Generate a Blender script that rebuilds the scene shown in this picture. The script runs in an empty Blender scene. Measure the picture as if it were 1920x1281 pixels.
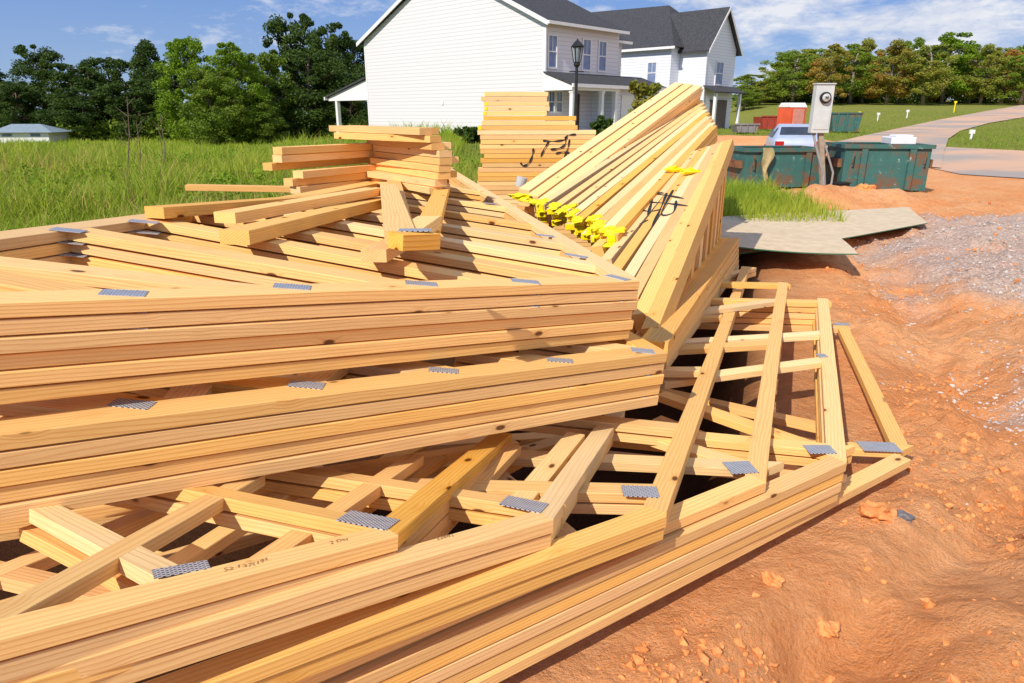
import bpy,bmesh,math,random
import numpy as np
from mathutils import Vector,Matrix,noise
random.seed(7); rng=np.random.default_rng(7)
S=bpy.context.scene; COL=S.collection
H=1.35; F=1280.; TH=math.atan(425.5/1280); ct,st=math.cos(TH),math.sin(TH)
R=math.radians
CAM=Vector((0,0,H))
def ray(px,py):
    v=(py-640.5)/F
    return Vector(((px-960)/F, ct-v*st, -(st+v*ct)))
def proj(x,y,z):
    z-=H; zc=y*ct-z*st; up=y*st+z*ct
    return 960+F*x/zc, 640.5-F*up/zc
def inpoly(p,poly):
    x,y=p; c=False; j=len(poly)-1
    for i in range(len(poly)):
        xi,yi=poly[i]; xj,yj=poly[j]
        if (yi>y)!=(yj>y) and x<(xj-xi)*(y-yi)/(yj-yi)+xi: c=not c
        j=i
    return c
def W(px,py,Y):
    r=ray(px,py); return CAM+r*(Y/r.y)
def ss(a,b,x):
    t=max(0.,min(1.,(x-a)/(b-a))); return t*t*(3-2*t)
def nz(x,y,f,s=0): return noise.noise(Vector((x*f+s,y*f-s,s*1.7)))
def terr0(x,y):
    h=.3*ss(12,40,y)
    h-=.95*ss(9,34,y)*(1-ss(-14,-4,x))
    h-=.60*math.exp(-((x-10.8)/4.2)**2-((y-26)/6.5)**2)
    if y>38: h+=.037*(min(y,140)-38)*ss(20,38,x)
    return h
def pedge(y): return min(-.05+1.39*(y-1.27),1.52+.34*(y-2.4))
def terr(x,y):
    h=terr0(x,y)
    h+=.26*math.exp(-((x-5.4)/1.5)**2-((y-11.3)/.5)**2)*(1+.8*nz(x,y,2.5,4))
    if -6.5<x<16 and -2<y<15:
        w=ss(-3,-1,x)*(1-ss(11,16,x))*(1-ss(11.5,14.5,y))
        e=pedge(y)
        out=ss(e-.2,e+.5,x) if y<8 else 1
        rid=1-abs(nz(x,y,1.7,31))*2.2
        crum=max(0,nz(x,y,1.4,90)+.25)
        h+=w*(.012*nz(x,y,7,3)+.004*nz(x,y,19,1)+out*(.075*nz(x,y,1.1,7)+.05*nz(x,y,3.2,2)+.05*max(0,rid)**3+.045*abs(nz(x,y,6,9))+.03*abs(nz(x,y,13,5))*(.5+crum)+.032*crum*nz(x,y,27,51)))
        if y<7.5: h-=w*.09*math.exp(-((x-e-.62)/.24)**2); h+=w*.05*math.exp(-((x-e-1.15)/.25)**2)*(1+nz(x,y,3,8))
        h-=w*.03
        h+=w*.15*ss(2.5,3.5,x-.37*(y-3)+.5*nz(x,y,1.2,77))*ss(2.5,4,y)*(1-ss(8,10,y))
        h-=.42*(1-ss(e-.95,e-.5,x))*ss(-6,-5,x)*(1-ss(5.5,7.5,y))  # added hollow, shaped so gaps under the pile read darker
    return h
def G(px,py):
    r=ray(px,py); k=1.0
    while k<400:
        p=CAM+r*k
        if p.z<=terr0(p.x,p.y): break
        k*=1.004
    return Vector((p.x,p.y,terr(p.x,p.y)))
class Pl:
    def __init__(s,a,b,c):
        n=(b-a).cross(c-a).normalized()
        if n.z<0:n=-n
        s.n=n; s.p=a.copy()
    def hit(s,px,py,h=0):
        r=ray(px,py); p=s.p+s.n*h
        return CAM+r*((p-CAM).dot(s.n)/r.dot(s.n))
def atz(px,py,z):
    r=ray(px,py); return CAM+r*((z-H)/r.z)
def plane_slope(P,b,c): return Pl(P,P+Vector((1,0,b)),P+Vector((0,1,c)))
# ---------------- materials
def nt(name):
    m=bpy.data.materials.new(name); m.use_nodes=True
    t=m.node_tree; b=t.nodes['Principled BSDF']; return m,t,b
def L(t,a,b): t.links.new(a,b)
def math_(t,op,a,b=None,clamp=False):
    n=t.nodes.new('ShaderNodeMath'); n.operation=op; n.use_clamp=clamp
    for i,v in enumerate((a,b)):
        if v is None: continue
        if isinstance(v,(int,float)): n.inputs[i].default_value=v
        else: L(t,v,n.inputs[i])
    return n.outputs[0]
def mixc(t,f,a,b,mode='MIX'):
    n=t.nodes.new('ShaderNodeMix'); n.data_type='RGBA'; n.blend_type=mode
    for i,v in ((0,f),(6,a),(7,b)):
        if isinstance(v,(int,float)): n.inputs[i].default_value=v
        elif isinstance(v,tuple): n.inputs[i].default_value=(*v[:3],1)
        else: L(t,v,n.inputs[i])
    return n.outputs[2]
def ramp(t,f,stops):
    n=t.nodes.new('ShaderNodeValToRGB'); e=n.color_ramp.elements
    while len(e)<len(stops): e.new(.5)
    for i,(p,c) in enumerate(stops):
        e[i].position=p; e[i].color=(*c,1) if isinstance(c,tuple) else (c,c,c,1)
    L(t,f,n.inputs[0]); return n.outputs[0]
def noise_(t,vec,scale,detail=3,rough=.55,dist=0):
    n=t.nodes.new('ShaderNodeTexNoise'); n.inputs['Scale'].default_value=scale
    n.inputs['Detail'].default_value=detail; n.inputs['Roughness'].default_value=rough; n.inputs['Distortion'].default_value=dist
    if vec is not None: L(t,vec,n.inputs['Vector'])
    return n.outputs[0]
def bump(t,b,h,strength=.3,dist=.02):
    n=t.nodes.new('ShaderNodeBump'); n.inputs['Strength'].default_value=strength; n.inputs['Distance'].default_value=dist
    L(t,h,n.inputs['Height']); L(t,n.outputs[0],b.inputs['Normal'])
def simple(name,c1,c2=None,rough=.7,scale=6,metal=0,bmp=.1,spec=.3):
    m,t,b=nt(name); c2=c2 or tuple(x*.8 for x in c1)
    tc=t.nodes.new('ShaderNodeTexCoord')
    n=noise_(t,tc.outputs['Object'],scale,5)
    f=ramp(t,n,[(.35,0.),(.65,1.)])
    L(t,mixc(t,f,c1,c2),b.inputs['Base Color'])
    b.inputs['Roughness'].default_value=rough; b.inputs['Metallic'].default_value=metal
    b.inputs['Specular IOR Level'].default_value=spec
    if bmp: bump(t,b,n,bmp,.01)
    return m
def wood(name,light,dark):
    m,t,b=nt(name)
    tc=t.nodes.new('ShaderNodeTexCoord'); oi=t.nodes.new('ShaderNodeObjectInfo')
    sep=t.nodes.new('ShaderNodeSeparateXYZ'); L(t,tc.outputs['Object'],sep.inputs[0])
    rnd=oi.outputs['Random']; off=math_(t,'MULTIPLY',rnd,37.)
    def vec(sx,sy,sz):
        c=t.nodes.new('ShaderNodeCombineXYZ')
        L(t,math_(t,'ADD',math_(t,'MULTIPLY',sep.outputs[0],sx),off),c.inputs[0])
        L(t,math_(t,'ADD',math_(t,'MULTIPLY',sep.outputs[1],sy),off),c.inputs[1])
        L(t,math_(t,'MULTIPLY',sep.outputs[2],sz),c.inputs[2]); return c.outputs[0]
    n1=noise_(t,vec(1.1,8,10),1,2,.5,.3)
    n2=noise_(t,vec(9,190,190),1,3,.6)
    vo=t.nodes.new('ShaderNodeTexVoronoi'); L(t,vec(7.5,14,16),vo.inputs['Vector']); vo.inputs['Scale'].default_value=1
    kd=vo.outputs['Distance']; sc=t.nodes.new('ShaderNodeSeparateColor'); L(t,vo.outputs['Color'],sc.inputs[0])
    sel=math_(t,'GREATER_THAN',sc.outputs[0],.72)
    knot=math_(t,'MULTIPLY',ramp(t,kd,[(.10,1.),(.16,0.)]),sel)
    ringk=math_(t,'MULTIPLY',ramp(t,kd,[(.12,1.),(.38,0.)]),sel)
    ph=math_(t,'ADD',math_(t,'MULTIPLY',math_(t,'ADD',math_(t,'MULTIPLY',sep.outputs[1],.8),sep.outputs[2]),620.),math_(t,'MULTIPLY',n1,34.))
    ph=math_(t,'ADD',ph,math_(t,'MULTIPLY',ringk,7.))
    s=math_(t,'ADD',math_(t,'MULTIPLY',math_(t,'SINE',ph),.5),.5)
    s=math_(t,'POWER',s,3.)
    base=mixc(t,math_(t,'MULTIPLY',s,.36),light,dark)
    base=mixc(t,math_(t,'MULTIPLY',ramp(t,n2,[(.45,0.),(.8,1.)]),.22),base,tuple(x*.7 for x in dark))
    n3=noise_(t,vec(1.6,9,9),1,3,.5)
    base=mixc(t,math_(t,'MULTIPLY',ramp(t,n3,[(.54,0.),(.8,1.)]),.25),base,dark)
    base=mixc(t,math_(t,'MULTIPLY',ringk,.28),base,dark)
    base=mixc(t,math_(t,'MULTIPLY',knot,.92),base,(.11,.03,.008))
    hs=t.nodes.new('ShaderNodeHueSaturation'); L(t,base,hs.inputs['Color'])
    L(t,math_(t,'ADD',math_(t,'MULTIPLY',rnd,.24),.83),hs.inputs['Value'])
    L(t,math_(t,'ADD',math_(t,'MULTIPLY',math_(t,'FRACT',math_(t,'MULTIPLY',rnd,7.3)),.20),.90),hs.inputs['Saturation'])
    L(t,hs.outputs[0],b.inputs['Base Color'])
    b.inputs['Roughness'].default_value=.7; b.inputs['Specular IOR Level'].default_value=.12
    bump(t,b,math_(t,'ADD',s,math_(t,'MULTIPLY',n2,1.5)),.25,.0012)
    return m
M={}
M['wood']=wood('pine',(.95,.60,.235),(.70,.29,.06))
M['wood2']=wood('pine_pale',(.96,.68,.32),(.76,.38,.11))
M['wood3']=wood('pine_amber',(.93,.54,.18),(.66,.26,.05))
def platemat():
    m,t,b=nt('galvanised_plate')
    tc=t.nodes.new('ShaderNodeTexCoord'); sep=t.nodes.new('ShaderNodeSeparateXYZ'); L(t,tc.outputs['Object'],sep.inputs[0])
    a=math_(t,'SINE',math_(t,'MULTIPLY',sep.outputs[0],480.)); c=math_(t,'SINE',math_(t,'MULTIPLY',sep.outputs[1],760.))
    d=ramp(t,math_(t,'MULTIPLY',a,c),[(.10,0.),(.30,1.)])
    n=noise_(t,tc.outputs['Object'],30,3)
    base=mixc(t,n,(.40,.42,.46),(.66,.67,.71))
    L(t,mixc(t,d,base,(.05,.05,.06)),b.inputs['Base Color'])
    b.inputs['Metallic'].default_value=.3; b.inputs['Roughness'].default_value=.5
    bump(t,b,d,.6,.002)
    return m
M['plate']=platemat()
M['yellow']=simple('yellow_paint',(.92,.80,.02),(.85,.68,.0),.5,20)
M['spray']=simple('black_spray_paint',(.012,.011,.012),(.03,.03,.03),.6,40)
M['ink']=simple('marker_ink',(.34,.20,.09),(.42,.25,.11),.7,60,bmp=0)
def siding(name,c,pitch=.2):
    m,t,b=nt(name)
    tc=t.nodes.new('ShaderNodeTexCoord'); sep=t.nodes.new('ShaderNodeSeparateXYZ'); L(t,tc.outputs['Object'],sep.inputs[0])
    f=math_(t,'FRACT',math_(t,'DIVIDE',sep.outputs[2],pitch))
    lap_shade=ramp(t,f,[(.0,1.),(.22,0.)])
    L(t,mixc(t,math_(t,'MULTIPLY',lap_shade,.62),c,tuple(x*.45 for x in c)),b.inputs['Base Color'])  # shade at each lap edge painted as a dark gradient
    b.inputs['Roughness'].default_value=.55
    return m
M['siding']=siding('vinyl_siding',(.72,.71,.74)); M['siding2']=siding('white_siding',(.74,.77,.86))
M['trim']=simple('white_trim',(.80,.80,.80),(.74,.74,.75),.5)
M['shingle']=simple('asphalt_shingle',(.035,.036,.042),(.075,.075,.085),.9,9,bmp=.4)
M['glass']=simple('window_glass',(.10,.14,.22),(.16,.22,.33),.1,2,bmp=0,spec=.8)
M['blind']=simple('window_blind',(.22,.28,.46),(.16,.21,.36),.3,3,bmp=0)
M['door']=simple('dark_door',(.09,.05,.04),None,.5)
M['black']=simple('black_metal',(.015,.015,.017),(.03,.03,.03),.4,8)
M['bark']=simple('bark',(.12,.08,.05),(.2,.15,.11),.9,5,bmp=.4)
M['barkpale']=simple('pale_bark',(.34,.29,.24),(.18,.14,.11),.9,3,bmp=.4)
def leafm(name,a,b2,c,sc=.55,tl=.3,ri=.4):
    m,t,b=nt(name); ge=t.nodes.new('ShaderNodeNewGeometry')
    n=noise_(t,ge.outputs['Position'],sc,3); n2=ge.outputs['Random Per Island']
    col=mixc(t,ramp(t,n,[(.38,0.),(.62,1.)]),a,b2)
    col=mixc(t,math_(t,'MULTIPLY',n2,ri),col,c)
    L(t,col,b.inputs['Base Color']); b.inputs['Roughness'].default_value=.6; b.inputs['Specular IOR Level'].default_value=.2
    tr=t.nodes.new('ShaderNodeBsdfTranslucent'); L(t,col,tr.inputs[0])
    mx=t.nodes.new('ShaderNodeMixShader'); mx.inputs[0].default_value=tl
    L(t,b.outputs[0],mx.inputs[1]); L(t,tr.outputs[0],mx.inputs[2]); L(t,mx.outputs[0],t.nodes['Material Output'].inputs[0])
    return m
M['ldark']=leafm('dark_leaves',(.040,.080,.016),(.080,.135,.022),(.09,.14,.02))
M['lbright']=leafm('bright_leaves',(.17,.29,.015),(.24,.36,.02),(.10,.19,.012))
M['lgreen']=leafm('green_leaves',(.11,.19,.018),(.18,.27,.025),(.22,.28,.035))
M['rgreen']=leafm('rise_green_leaves',(.19,.30,.03),(.27,.36,.04),(.30,.36,.05),.2,.4,.3)
M['rorange']=leafm('rise_orange_leaves',(.50,.28,.06),(.32,.33,.05),(.46,.30,.08),.25,.4,.3)
M['ryellow']=leafm('rise_yellow_leaves',(.38,.38,.06),(.26,.34,.05),(.42,.36,.08),.25,.4,.3)
M['lyellow']=leafm('yellowing_leaves',(.32,.30,.04),(.18,.24,.03),(.36,.26,.05))
M['grass']=leafm('meadow_blades',(.19,.36,.012),(.38,.46,.035),(.52,.50,.10),.45,.4,.45)
M['grassr']=leafm('seed_heads',(.56,.40,.14),(.60,.48,.16),(.46,.26,.10))
M['lawn']=leafm('lawn_blades',(.17,.27,.03),(.24,.31,.04),(.32,.34,.07))
# ---------------- mesh building
class MB:
    def __init__(s): s.v=[]; s.f=[]
    def add(s,vs,fs):
        o=len(s.v); s.v+= [tuple(v) for v in vs]; s.f+=[tuple(i+o for i in f) for f in fs]
    def box(s,c,d,rot=None):
        c=Vector(c); vs=[]
        for i in (-1,1):
            for j in (-1,1):
                for k in (-1,1):
                    v=Vector((i*d[0]/2,j*d[1]/2,k*d[2]/2))
                    if rot is not None: v=rot@v
                    vs.append(c+v)
        s.add(vs,[(0,1,3,2),(4,6,7,5),(0,4,5,1),(2,3,7,6),(0,2,6,4),(1,5,7,3)])
    def bb(s,a,b): s.box([(a[i]+b[i])/2 for i in range(3)],[abs(b[i]-a[i]) for i in range(3)])
    def tube(s,pts,rs,seg=8,cap=True):
        n=len(pts); vs=[]; pts=[Vector(p) for p in pts]
        if isinstance(rs,(int,float)): rs=[rs]*n
        for i,p in enumerate(pts):
            d=(pts[min(i+1,n-1)]-pts[max(i-1,0)]).normalized()
            a=Vector((0,0,1)) if abs(d.z)<.9 else Vector((1,0,0))
            x=d.cross(a).normalized(); y=d.cross(x)
            for j in range(seg):
                q=2*math.pi*j/seg; vs.append(p+(x*math.cos(q)+y*math.sin(q))*rs[i])
        fs=[]
        for i in range(n-1):
            for j in range(seg):
                fs.append((i*seg+j,i*seg+(j+1)%seg,(i+1)*seg+(j+1)%seg,(i+1)*seg+j))
        if cap: fs+= [tuple(range(seg))[::-1],tuple((n-1)*seg+j for j in range(seg))]
        s.add(vs,fs)
    def blob(s,c,sx,sy,sz,seed):
        bm=bmesh.new(); bmesh.ops.create_icosphere(bm,subdivisions=2,radius=1)
        vs=[]
        for v in bm.verts:
            k=1+.9*noise.noise(v.co*1.9+Vector((seed*3.1,seed,0)))
            vs.append(Vector(c)+Vector((v.co.x*sx*k,v.co.y*sy*k,v.co.z*sz*k)))
        fs=[tuple(v.index for v in f.verts) for f in bm.faces]; bm.free(); s.add(vs,fs)
    def prism(s,poly,ext):
        n=len(poly); vs=[Vector(p) for p in poly]+[Vector(p)+Vector(ext) for p in poly]
        s.add(vs,[tuple(range(n))[::-1],tuple(range(n,2*n))]+[(i,(i+1)%n,(i+1)%n+n,i+n) for i in range(n)])
    def mesh(s,name,smooth=False,bev=0):
        me=bpy.data.meshes.new(name); me.from_pydata(s.v,[],s.f)
        bm=bmesh.new(); bm.from_mesh(me); bmesh.ops.recalc_face_normals(bm,faces=bm.faces)
        if bev: bmesh.ops.bevel(bm,geom=bm.edges[:],offset=bev,segments=1,affect='EDGES')
        bm.to_mesh(me); bm.free()
        if smooth: me.polygons.foreach_set('use_smooth',[True]*len(me.polygons))
        return me
def world(o):
    m=o.matrix_basis.copy()
    while o.parent: o=o.parent; m=o.matrix_basis@m
    return m
def link(name,me,mat,parent=None,mw=None,local=None):
    o=bpy.data.objects.new(name,me); COL.objects.link(o)
    if mat and not me.materials: me.materials.append(mat)
    if parent: o.parent=parent
    if mw is not None: o.matrix_basis=(world(parent).inverted()@mw) if parent else mw
    if local is not None: o.matrix_basis=local
    return o
def part(name,mb,mat,parent,smooth=False,bev=0): return link(name,mb.mesh(name,smooth,bev),M[mat] if isinstance(mat,str) else mat,parent)
def tag(o,label,cat,group=None,kind=None):
    o['label']=label; o['category']=cat
    if group:o['group']=group
    if kind:o['kind']=kind
    return o
def empty(name,loc,rz=0,label=None,cat=None,group=None,scale=None):
    o=bpy.data.objects.new(name,None); COL.objects.link(o)
    m=Matrix.Translation(Vector(loc))@Matrix.Rotation(rz,4,'Z')
    if scale: m=m@Matrix.Diagonal((*scale,1)) if not isinstance(scale,(int,float)) else m@Matrix.Scale(scale,4)
    o.matrix_basis=m; o.empty_display_size=.1
    if label: tag(o,label,cat,group)
    return o
def dup(root,mat,label,group=None,cat=None,nweb=99):
    r=root.copy(); COL.objects.link(r); r.matrix_basis=mat; r['label']=label
    if group: r['group']=group
    if cat: r['category']=cat
    q=0
    for ch in list(root.children):
        if ch.name.startswith('web'):
            q+=1
            if q>nweb: continue
        if nweb<99 and ch.name.startswith('connector'): continue
        c=ch.copy(); COL.objects.link(c); c.parent=r
        for g in list(ch.children):
            if g.name.startswith('pencil'): continue
            d=g.copy(); COL.objects.link(d); d.parent=c
    return r
ORD=['topmost','second','third','fourth','fifth','sixth','seventh','eighth','ninth','tenth','eleventh','twelfth']
def od(i): 
    if i<12: return ORD[i]
    n=i+1; return f"{n}{'th' if 10<n%100<20 or n%10>3 or n%10==0 else ['st','nd','rd'][n%10-1]}"
FO=['first']+ORD[1:]
def frame(x,n,c):
    x=x.normalized(); y=n.cross(x).normalized(); z=x.cross(y)
    m=Matrix.Identity(4)
    for i in range(3): m[i][0]=x[i]; m[i][1]=y[i]; m[i][2]=z[i]; m[i][3]=c[i]
    return m
TW,TT=.088,.039
def board(name,p0,p1,n=Vector((0,0,1)),w=TW,t=TT,parent=None,side=0,dz=0,hint=None,mat=None,k0=0,k1=0):
    x=(p1-p0); Ln=x.length; x=x.normalized(); y=n.cross(x).normalized(); z=x.cross(y)
    if hint is not None: side=1 if (hint-p0).dot(y)>0 else -1
    c=(p0+p1)/2+y*side*w/2-z*(t/2-dz)
    mb=MB(); ns=max(2,int(Ln/.45)); bow=random.uniform(-1,1)*.0018*Ln; bow2=random.uniform(-1,1)*.0005*Ln
    b=.0013
    ring=[(-w/2+b,-t/2),(w/2-b,-t/2),(w/2,-t/2+b),(w/2,t/2-b),(w/2-b,t/2),(-w/2+b,t/2),(-w/2,t/2-b),(-w/2,-t/2+b)]
    vs=[]
    for i in range(ns+1):
        f=i/ns; q=4*f*(1-f); k=k0 if i==0 else (k1 if i==ns else 0)
        for (a,d) in ring: vs.append((-Ln/2+f*Ln+a*k,a+bow*q,d+bow2*q*.3))
    fs=[(i*8+j,i*8+(j+1)%8,(i+1)*8+(j+1)%8,(i+1)*8+j) for i in range(ns) for j in range(8)]
    fs+=[tuple(range(8))[::-1],tuple(ns*8+j for j in range(8))]
    mb.add(vs,fs)
    me=mb.mesh(name)
    mat=mat or M[random.choice(['wood','wood','wood2','wood3'])]
    return link(name,me,mat,parent,frame(x,n,c))
def plate(parent,p,d,n,sx=.13,sy=.075,off=.0008):
    mb=MB(); mb.box((0,0,0),(sx,sy,.0016))
    return link('connector_plate',mb.mesh('connector_plate'),M['plate'],parent,frame(d,n,p+n*off))
def truss(label,group,pl,chords,webs,plates,name='roof_truss',w=TW,t=TT,ww=None):
    ww=ww or w
    ends=[(pl.hit(*c[0]),pl.hit(*c[1])) for c in chords]
    hint=sum([e[0]+e[1] for e in ends],Vector())/(2*len(ends))
    root=empty(name,ends[0][0],0,label,'roof truss',group)
    info=[]
    for i,c in enumerate(chords):
        a,b_=ends[i]; hh=hint if len(c)<3 else pl.hit(*c[2])
        board('chord',a,b_,pl.n,parent=root,dz=-.0010*i,hint=hh,w=w,t=t,mat=(M['wood'] if i==0 else None))
        d=(b_-a).normalized(); o=pl.n.cross(d).normalized()
        if (hh-a).dot(o)>0: o=-o
        info.append((a,(b_-a).length,d,o))
    for i,wb in enumerate(webs):
        q=[pl.hit(*wb[0]),pl.hit(*wb[1])]; ks=[0,0]
        for e in (0,1):
            for (a,ln,d,o) in info:
                p=q[e]; s=(p-a).dot(o)+w; u=(p-a).dot(d)
                if s>-.05 and -.2<u<ln+.2:
                    x=(q[1-e]-p).normalized(); den=x.dot(o)
                    if abs(den)<.05: continue
                    q[e]=p+x*((.004-s)/den)
                    xd=(q[1]-q[0]).normalized(); yd=pl.n.cross(xd).normalized()
                    cy=d.dot(yd); ks[e]=max(-6,min(6,d.dot(xd)/cy)) if abs(cy)>.05 else 0
                    break
        if (q[1]-q[0]).length<.12: continue
        board('web',q[0],q[1],pl.n,parent=root,dz=-.003-.0004*i,w=ww,t=t-.003,k0=ks[0],k1=ks[1])
    for (a,b_,sx,sy) in plates:
        p=pl.hit(*a); plate(root,p,pl.hit(*b_)-p,pl.n,sx,sy)
    return root
def text(s,parent,p,d,n,size):
    cu=bpy.data.curves.new('t','FONT'); cu.body=s; cu.size=size; cu.shear=.35
    tmp=bpy.data.objects.new('t',cu); COL.objects.link(tmp)
    bpy.context.view_layer.update()
    me=bpy.data.meshes.new_from_object(tmp.evaluated_get(bpy.context.evaluated_depsgraph_get()))
    bpy.data.objects.remove(tmp)
    for v in me.vertices: v.co.y+=.003*math.sin(v.co.x*90)+.0015*math.sin(v.co.x*260)
    me.materials.clear()
    return link('pencil_mark',me,M['ink'],parent,frame(d,n,p+n*.0012))
def smoothpts(P,k=6):
    if len(P)<3: return P
    Q=[P[0]]+P+[P[-1]]; out=[]
    for i in range(1,len(Q)-2):
        for j in range(k):
            u=j/k; a,b,c,d=[Vector((*q,0)) for q in Q[i-1:i+3]]
            v=.5*((2*b)+(c-a)*u+(2*a-5*b+4*c-d)*u*u+(3*b-a-3*c+d)*u**3); out.append((v.x,v.y))
    return out+[P[-1]]
def stroke(mb,pts,n,w):
    N_=len(pts); vs=[]
    for i,p in enumerate(pts):
        d=(pts[min(i+1,N_-1)]-pts[max(i-1,0)]).normalized(); s=n.cross(d).normalized()*w/2*(.75+.4*math.sin(i*.9))
        vs+=[p-s,p+s]
    mb.add(vs,[(2*i,2*i+1,2*i+3,2*i+2) for i in range(N_-1)])
# ---------------- ground
def axis(lo,hi,dlo,dhi,step,grow=1.09):
    a=list(np.arange(dlo,dhi,step)); s=step; x=a[-1]
    while x<hi: s*=grow; x+=s; a.append(x)
    s=step; x=a[0]; pre=[]
    while x>lo: s*=grow; x-=s; pre.append(x)
    return pre[::-1]+a
XS=axis(-420,420,-.2,4.6,.018,1.06); YS=axis(-12,600,.8,4.6,.018,1.045)
def gmask(x,y):
    n=nz(x,y,.7,11)*.8+nz(x,y,3,5)*.3
    a=(1-ss(1.2,2.6,x+n))*ss(6.2,8.2,y+n+ .9*max(0,-x)*.8)
    b=.9*math.exp(-((x-3.45)/.75)**4-((y-10.2)/2.2)**4)
    c=ss(15,19,y+n)*(1-ss(8,10,x+n))
    d=ss(37,40,y+2*n)
    e=ss(14.2,15.5,x+n*.4)*ss(24,27,y+n)
    return min(1,max(a,b,c,d,e))
def grav(x,y):
    n=nz(x,y,.9,21)*.9+nz(x,y,3,15)*.6
    cx=2.0+.37*(y-3)
    return ss(-.2,1.5,x-cx+n)*ss(1.9,3.4,y+n)*(1-ss(8.0,10.5,y+n))
nx,ny=len(XS),len(YS)
vs=[]; ga=[]; gv=[]; gu=[]
for y in YS:
    for x in XS:
        vs.append((x,y,terr(x,y))); ga.append(gmask(x,y)); gv.append(grav(x,y) if 0<y<13 and 0<x<14 else 0)
        e=pedge(y)
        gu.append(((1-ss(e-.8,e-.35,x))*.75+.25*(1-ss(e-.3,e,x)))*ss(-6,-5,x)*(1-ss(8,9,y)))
me=bpy.data.meshes.new('ground')
me.from_pydata(vs,[],[(j*nx+i,j*nx+i+1,(j+1)*nx+i+1,(j+1)*nx+i) for j in range(ny-1) for i in range(nx-1)])
me.polygons.foreach_set('use_smooth',[True]*len(me.polygons))
for nm,arr in (('grassy',ga),('gravelly',gv),('pile_shade',gu)):
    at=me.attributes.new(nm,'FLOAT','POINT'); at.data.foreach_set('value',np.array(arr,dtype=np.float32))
m,t,b=nt('clay_and_grass')
ge=t.nodes.new('ShaderNodeNewGeometry'); P=ge.outputs['Position']
def att(n):
    a=t.nodes.new('ShaderNodeAttribute'); a.attribute_name=n; return a.outputs['Fac']
n1=noise_(t,P,1.1,5); n2=noise_(t,P,7,8,.65); n3=noise_(t,P,80,6,.75); n4=noise_(t,P,26,6,.7)
clay=mixc(t,ramp(t,n1,[(.35,0.),(.65,1.)]),(.85,.345,.125),(.91,.47,.22))
clay=mixc(t,math_(t,'MULTIPLY',ramp(t,n2,[(.45,0.),(.75,1.)]),.65),clay,(.66,.235,.075))
clay=mixc(t,math_(t,'MULTIPLY',ramp(t,n3,[(.5,0.),(.72,1.)]),.55),clay,(.93,.58,.34))
clay=mixc(t,math_(t,'MULTIPLY',ramp(t,n4,[(.54,0.),(.68,1.)]),.35),clay,(.56,.19,.055))
vo=t.nodes.new('ShaderNodeTexVoronoi'); L(t,P,vo.inputs['Vector']); vo.inputs['Scale'].default_value=55
gc=mixc(t,vo.outputs['Color'],(.34,.29,.26),(.74,.67,.62))
gf=ramp(t,math_(t,'MULTIPLY',att('gravelly'),math_(t,'ADD',noise_(t,P,3,9,.8),.15)),[(.22,0.),(.62,1.)])
clay=mixc(t,math_(t,'MULTIPLY',gf,.74),clay,gc)
clay=mixc(t,math_(t,'MULTIPLY',att('pile_shade'),.96),clay,(.04,.014,.006))  # shade under the timber pile painted into the clay as near-black
gr=mixc(t,n1,(.15,.20,.03),(.28,.27,.06)); gr=mixc(t,ramp(t,n2,[(.5,0.),(.8,1.)]),gr,(.30,.22,.08))
gm=ramp(t,math_(t,'ADD',att('grassy'),math_(t,'MULTIPLY',math_(t,'SUBTRACT',n2,.5),.8)),[(.4,0.),(.6,1.)])
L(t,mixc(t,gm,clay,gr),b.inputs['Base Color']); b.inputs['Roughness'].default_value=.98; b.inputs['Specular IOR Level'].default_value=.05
bump(t,b,math_(t,'ADD',math_(t,'ADD',math_(t,'MULTIPLY',n2,1.3),math_(t,'MULTIPLY',n3,.5)),math_(t,'MULTIPLY',n4,.9)),1.,.032)
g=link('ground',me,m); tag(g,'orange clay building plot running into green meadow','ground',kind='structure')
# roads
RP=[]
def sheet(name,pairs,mat,off,label):
    RP.append([p[0] for p in pairs]+[p[1] for p in pairs][::-1])
    rows=[]; SUB=6
    for k in range(len(pairs)-1):
        for s_ in range(SUB+(k==len(pairs)-2)):
            f=s_/SUB
            u=[pairs[k][0][i]*(1-f)+pairs[k+1][0][i]*f for i in (0,1)]; l=[pairs[k][1][i]*(1-f)+pairs[k+1][1][i]*f for i in (0,1)]
            a=G(*u); b_=G(*l); row=[]
            for q in range(9):
                p=a.lerp(b_,q/8); p.z=terr0(p.x,p.y)+off; row.append(p)
            rows.append(row)
    vs=[p for r in rows for p in r]; n=9
    me=bpy.data.meshes.new(name); me.from_pydata(vs,[],[(j*n+i,j*n+i+1,(j+1)*n+i+1,(j+1)*n+i) for j in range(len(rows)-1) for i in range(n-1)])
    o=link(name,me,mat); tag(o,label,'road',kind='structure'); return o
m,t,b=nt('asphalt'); ge=t.nodes.new('ShaderNodeNewGeometry'); P=ge.outputs['Position']
a1=noise_(t,P,.22,4,.6); a2=noise_(t,P,.8,2)
c=mixc(t,a2,(.35,.31,.28),(.41,.36,.32)); c=mixc(t,math_(t,'MULTIPLY',ramp(t,a1,[(.40,0.),(.58,1.)]),.7),c,(.72,.43,.27))
L(t,c,b.inputs['Base Color']); b.inputs['Roughness'].default_value=1.; b.inputs['Specular IOR Level'].default_value=.0
sheet('road',[((2050,172),(2050,205)),((1920,197),(1920,221)),((1840,211),(1855,232)),((1760,226),(1800,247)),((1690,241),(1778,262)),((1620,256),(1770,285)),((1570,268),(1764,318))],m,.05,'grey asphalt road climbing the grassy rise')
sheet('road',[((1762,276),(1735,314)),((1800,278),(1800,328)),((1920,284),(1920,336)),((2150,296),(2150,352))],m,.018,'dusty asphalt junction beside the clay plot')
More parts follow.
